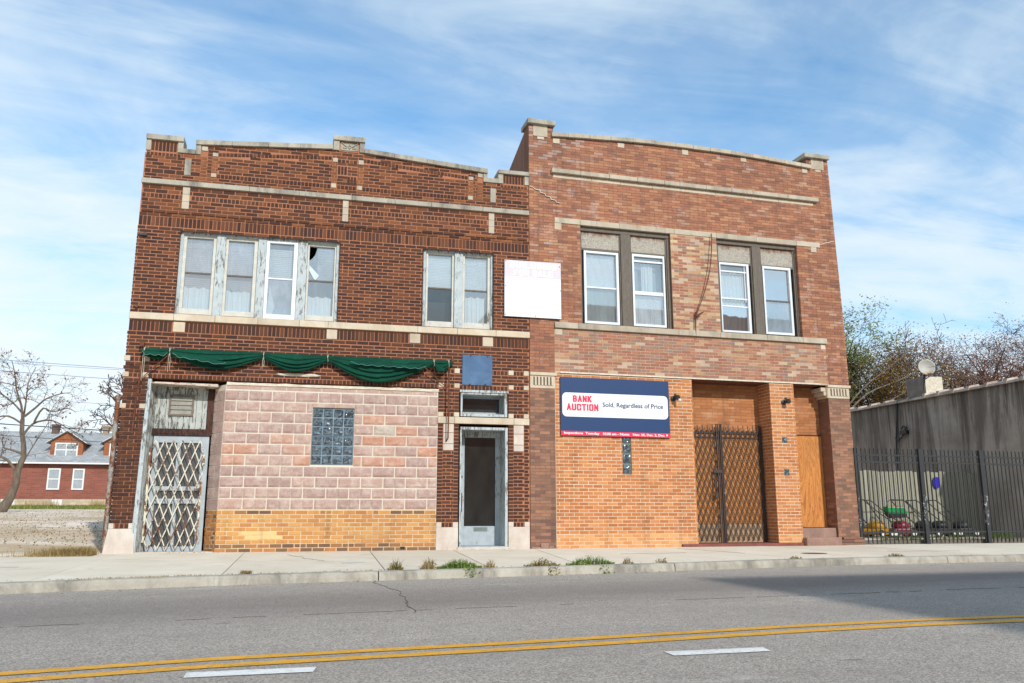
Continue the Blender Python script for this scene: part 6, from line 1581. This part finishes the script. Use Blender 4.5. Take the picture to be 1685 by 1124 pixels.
# lawn mowers
def mower(x,y,rz,body,label,bag=None,hs=1.0,side=0):
    e=empty('lawn_mower',(x,y,0),rz,label,'lawn mower','lawn mowers parked against the board fence')
    m=MB(); m.prism([(-.26,.07),(-.28,.16),(-.22,.23),(.20,.23),(.27,.16),(.26,.07)],-.26,.24); m.build('deck',body,e,bevel=.03)
    m=MB(); m.lathe((0,-.02,.22),(0,0,1),[(0,.20),(.06,.225),(.13,.21),(.19,.14),(.21,.02)],18); m.build('engine_cover',body,e,smooth=True)
    m=MB(); m.box(-.10,.12,-.2,-.12,.22,.32); m.build('fuel_tank',m_black,e,bevel=.01)
    for sx in (-.24,.24):
        for sy in (-.27,.27):
            m=MB(); m.lathe((sx,sy-.025,.10),(0,1,0),[(0,.07),(.004,.10),(.046,.10),(.05,.07)],16); w=m.build('wheel',m_black,e)
            m=MB(); m.lathe((sx,sy-.035,.10),(0,1,0),[(0,.03),(.004,.055),(.066,.055),(.07,.03)],12); m.build('rim',m_white,w)
    m=MB(); d=-1
    for s in (-.22,.22): m.tube([(.16,s,.2),(-.42*hs,s,.62*hs),(-.78*hs,s,.93*hs)],.013,6)
    m.tube([(-.78*hs,-.22,.93*hs),(-.82*hs,-.18,.955*hs),(-.82*hs,.18,.955*hs),(-.78*hs,.22,.93*hs)],.014,6); m.tube([(-.45*hs,-.22,.65*hs),(-.45*hs,.22,.65*hs)],.01,6)
    m.build('handle',m_iron,e)
    return e
My=4.55
mower(14.55,My-.1,radians(25),M_simple('yellow_paint',lin('b98618'),lin('9c7010'),5,.4,.02),'yellow lawn mower nearest the brick pier')
mower(15.35,My,radians(-15),M_simple('crimson_paint',lin('8c2438'),lin('6a1a2a'),5,.4,.02),'red lawn mower second from the brick pier')
mower(16.05,My,radians(8),m_black,'black lawn mower third from the brick pier, right of the red one')
mower(16.65,My+.1,radians(0),m_black,'dark lawn mower behind the second fence post')
mower(17.25,My,radians(-5),M_simple('charcoal_paint',(.03,.032,.036,1),(.02,.02,.022,1),5,.5,.02),'dark grey rightmost lawn mower of the row')
Gb=empty('grass_catcher',(15.05,My-.2,.65),radians(-8),'green and black grass catcher bag hung on the mower handles','grass catcher')
m=MB(); m.hexa([(-.22,-.14,-.02),(.30,-.14,-.04),(.28,.14,-.04),(-.2,.14,-.02),(-.27,-.15,.14),(.22,-.16,.12),(.2,.16,.12),(-.25,.15,.14)]); m.build('lid',M_simple('green_plastic',lin('149a52'),lin('0f7a40'),4,.35,.02),Gb,bevel=.02)
m=MB(); m.hexa([(-.14,-.12,-.16),(.28,-.12,-.14),(.26,.12,-.14),(-.12,.12,-.16),(-.24,-.135,-.022),(.29,-.135,-.042),(.27,.135,-.042),(-.22,.135,-.022)]); m.build('bag',m_black,Gb,bevel=.01)
m=MB(); m.box(-.24,.18,-.10,-.06,.145,.165); m.build('hinge_bar',M_simple('orange_trim',lin('b8583c')),Gb)
m=MB(); m.tube([(-.25,-.1,.1),(-.22,-.1,.26),(-.12,-.1,.32),(.24,-.1,.31)],.012,6); m.build('handle',m_iron,Gb)

# ================================================================== ACROSS THE STREET
OB=empty('corner_building',(20.28,-31.2,0),0,'brick commercial building across the street that shades the right of the road','building')
HB_=11.0
m=MB(); m.box(-11.3,16,-14,7.9,-.2,HB_); m.build('wall',m_red,OB)
m=MB()
for k in range(7):
    for z in (1.0,4.6,8.0): m.box(-10+3.6*k,-8+3.6*k,7.9,7.96,z,z+1.9)
m.build('windows',M_simple('dark_glass',(.03,.035,.04,1),None,3,.1,.01),OB)

# ================================================================== LIGHT, SKY, CAMERA
EL,AZ=radians(31.5),radians(14.5)
sd=Vector((sin(AZ)*cos(EL),-cos(AZ)*cos(EL),sin(EL)))
sun=bpy.data.lights.new('sun','SUN'); sun.energy=3.9; sun.angle=radians(.9); sun.color=(1,.965,.91)
so=bpy.data.objects.new('sun',sun); COL.objects.link(so); so.rotation_euler=sd.to_track_quat('Z','Y').to_euler()
W=bpy.data.worlds.new('World'); SC.world=W; W.use_nodes=True; t=NT('w',W)
out=t.n('ShaderNodeOutputWorld'); bg=t.n('ShaderNodeBackground'); t.l(bg.outputs[0],out.inputs[0])
sky=t.n('ShaderNodeTexSky'); sky.sky_type='NISHITA'; sky.sun_disc=False; sky.sun_elevation=EL; sky.sun_rotation=pi-AZ; sky.air_density=1.0; sky.dust_density=.6; sky.ozone_density=1.6
t.tc=t.n('ShaderNodeTexCoord')
sp=t.n('ShaderNodeSeparateXYZ'); t.l(t.tc.outputs['Generated'],sp.inputs[0])
zc=t.math('MAXIMUM',sp.outputs[2],.0); den=t.math('ADD',zc,.16)
cmb=t.n('ShaderNodeCombineXYZ'); t.l(t.math('DIVIDE',sp.outputs[0],den),cmb.inputs[0]); t.l(t.math('DIVIDE',sp.outputs[1],den),cmb.inputs[1])
def cmap(sc,rot,loc):
    m=t.n('ShaderNodeMapping'); t.l(cmb.outputs[0],m.inputs[0]); m.inputs['Scale'].default_value=sc; m.inputs['Rotation'].default_value=(0,0,radians(rot)); m.inputs['Location'].default_value=loc; return m.outputs[0]
n1=t.noise(cmap((1.0,1.6,1),-14,(3.2,1.4,0)),1.25,6,.58,.6)
n2=t.noise(cmap((1.0,2.8,1),-16,(1,7,0)),1.3,8,.6,1.1)
n3=t.noise(cmap((.5,.7,1),10,(5,2,0)),.9,3,.5,.2)
cl=t.math('ADD',t.math('MULTIPLY',n1,.55),t.math('ADD',t.math('MULTIPLY',n2,.33),t.math('MULTIPLY',n3,.30)))
# more veil low in the sky and towards the left
hor=t.ramp(sp.outputs[2],[(0,.24),(.18,.17),(.38,.05),(.6,.02),(1,0)])
lef=t.ramp(t.math('MULTIPLY_ADD',sp.outputs[0],-.5,.5),[(.25,0),(.5,.03),(.75,.13)])
cf=t.math('ADD',cl,t.math('ADD',hor,lef))
cf=t.ramp(cf,[(.50,.03),(.62,.26),(.73,.68),(.86,.96)])
bg.inputs[1].default_value=.12
cloudc=t.mix(t.ramp(sp.outputs[2],[(0,0),(.6,1)]),(8.0,8.5,8.75,1),(6.6,7.75,8.5,1))
skc=t.mix(1,sky.outputs[0],(1.05,1.66,1.86,1),'MULTIPLY')
t.l(t.mix(cf,skc,cloudc),bg.inputs[0])
# camera
f,yaw,pitch,roll=1.37768993,.240768020,.201278992,-.000453371457
fw=Vector((sin(yaw),cos(yaw),0)); rt=Vector((cos(yaw),-sin(yaw),0)); up=Vector((0,0,1))
fw,up=fw*cos(pitch)+up*sin(pitch),up*cos(pitch)-fw*sin(pitch)
rt,up=rt*cos(roll)+up*sin(roll),up*cos(roll)-rt*sin(roll)
cam=bpy.data.cameras.new('camera'); cam.sensor_width=36; cam.lens=36*f*1000/1685; cam.clip_end=1000; cam.clip_start=.05
co=bpy.data.objects.new('camera',cam); COL.objects.link(co)
M=Matrix((rt,up,-fw)).transposed().to_4x4(); M.translation=Vector((0,-15,EYE)); co.matrix_world=M
SC.camera=co
SC.view_settings.view_transform='Standard'; SC.view_settings.look='None'; SC.view_settings.gamma=1; SC.view_settings.exposure=0.0
SC.render.resolution_x=1024; SC.render.resolution_y=683
SC.cycles.transparent_max_bounces=16
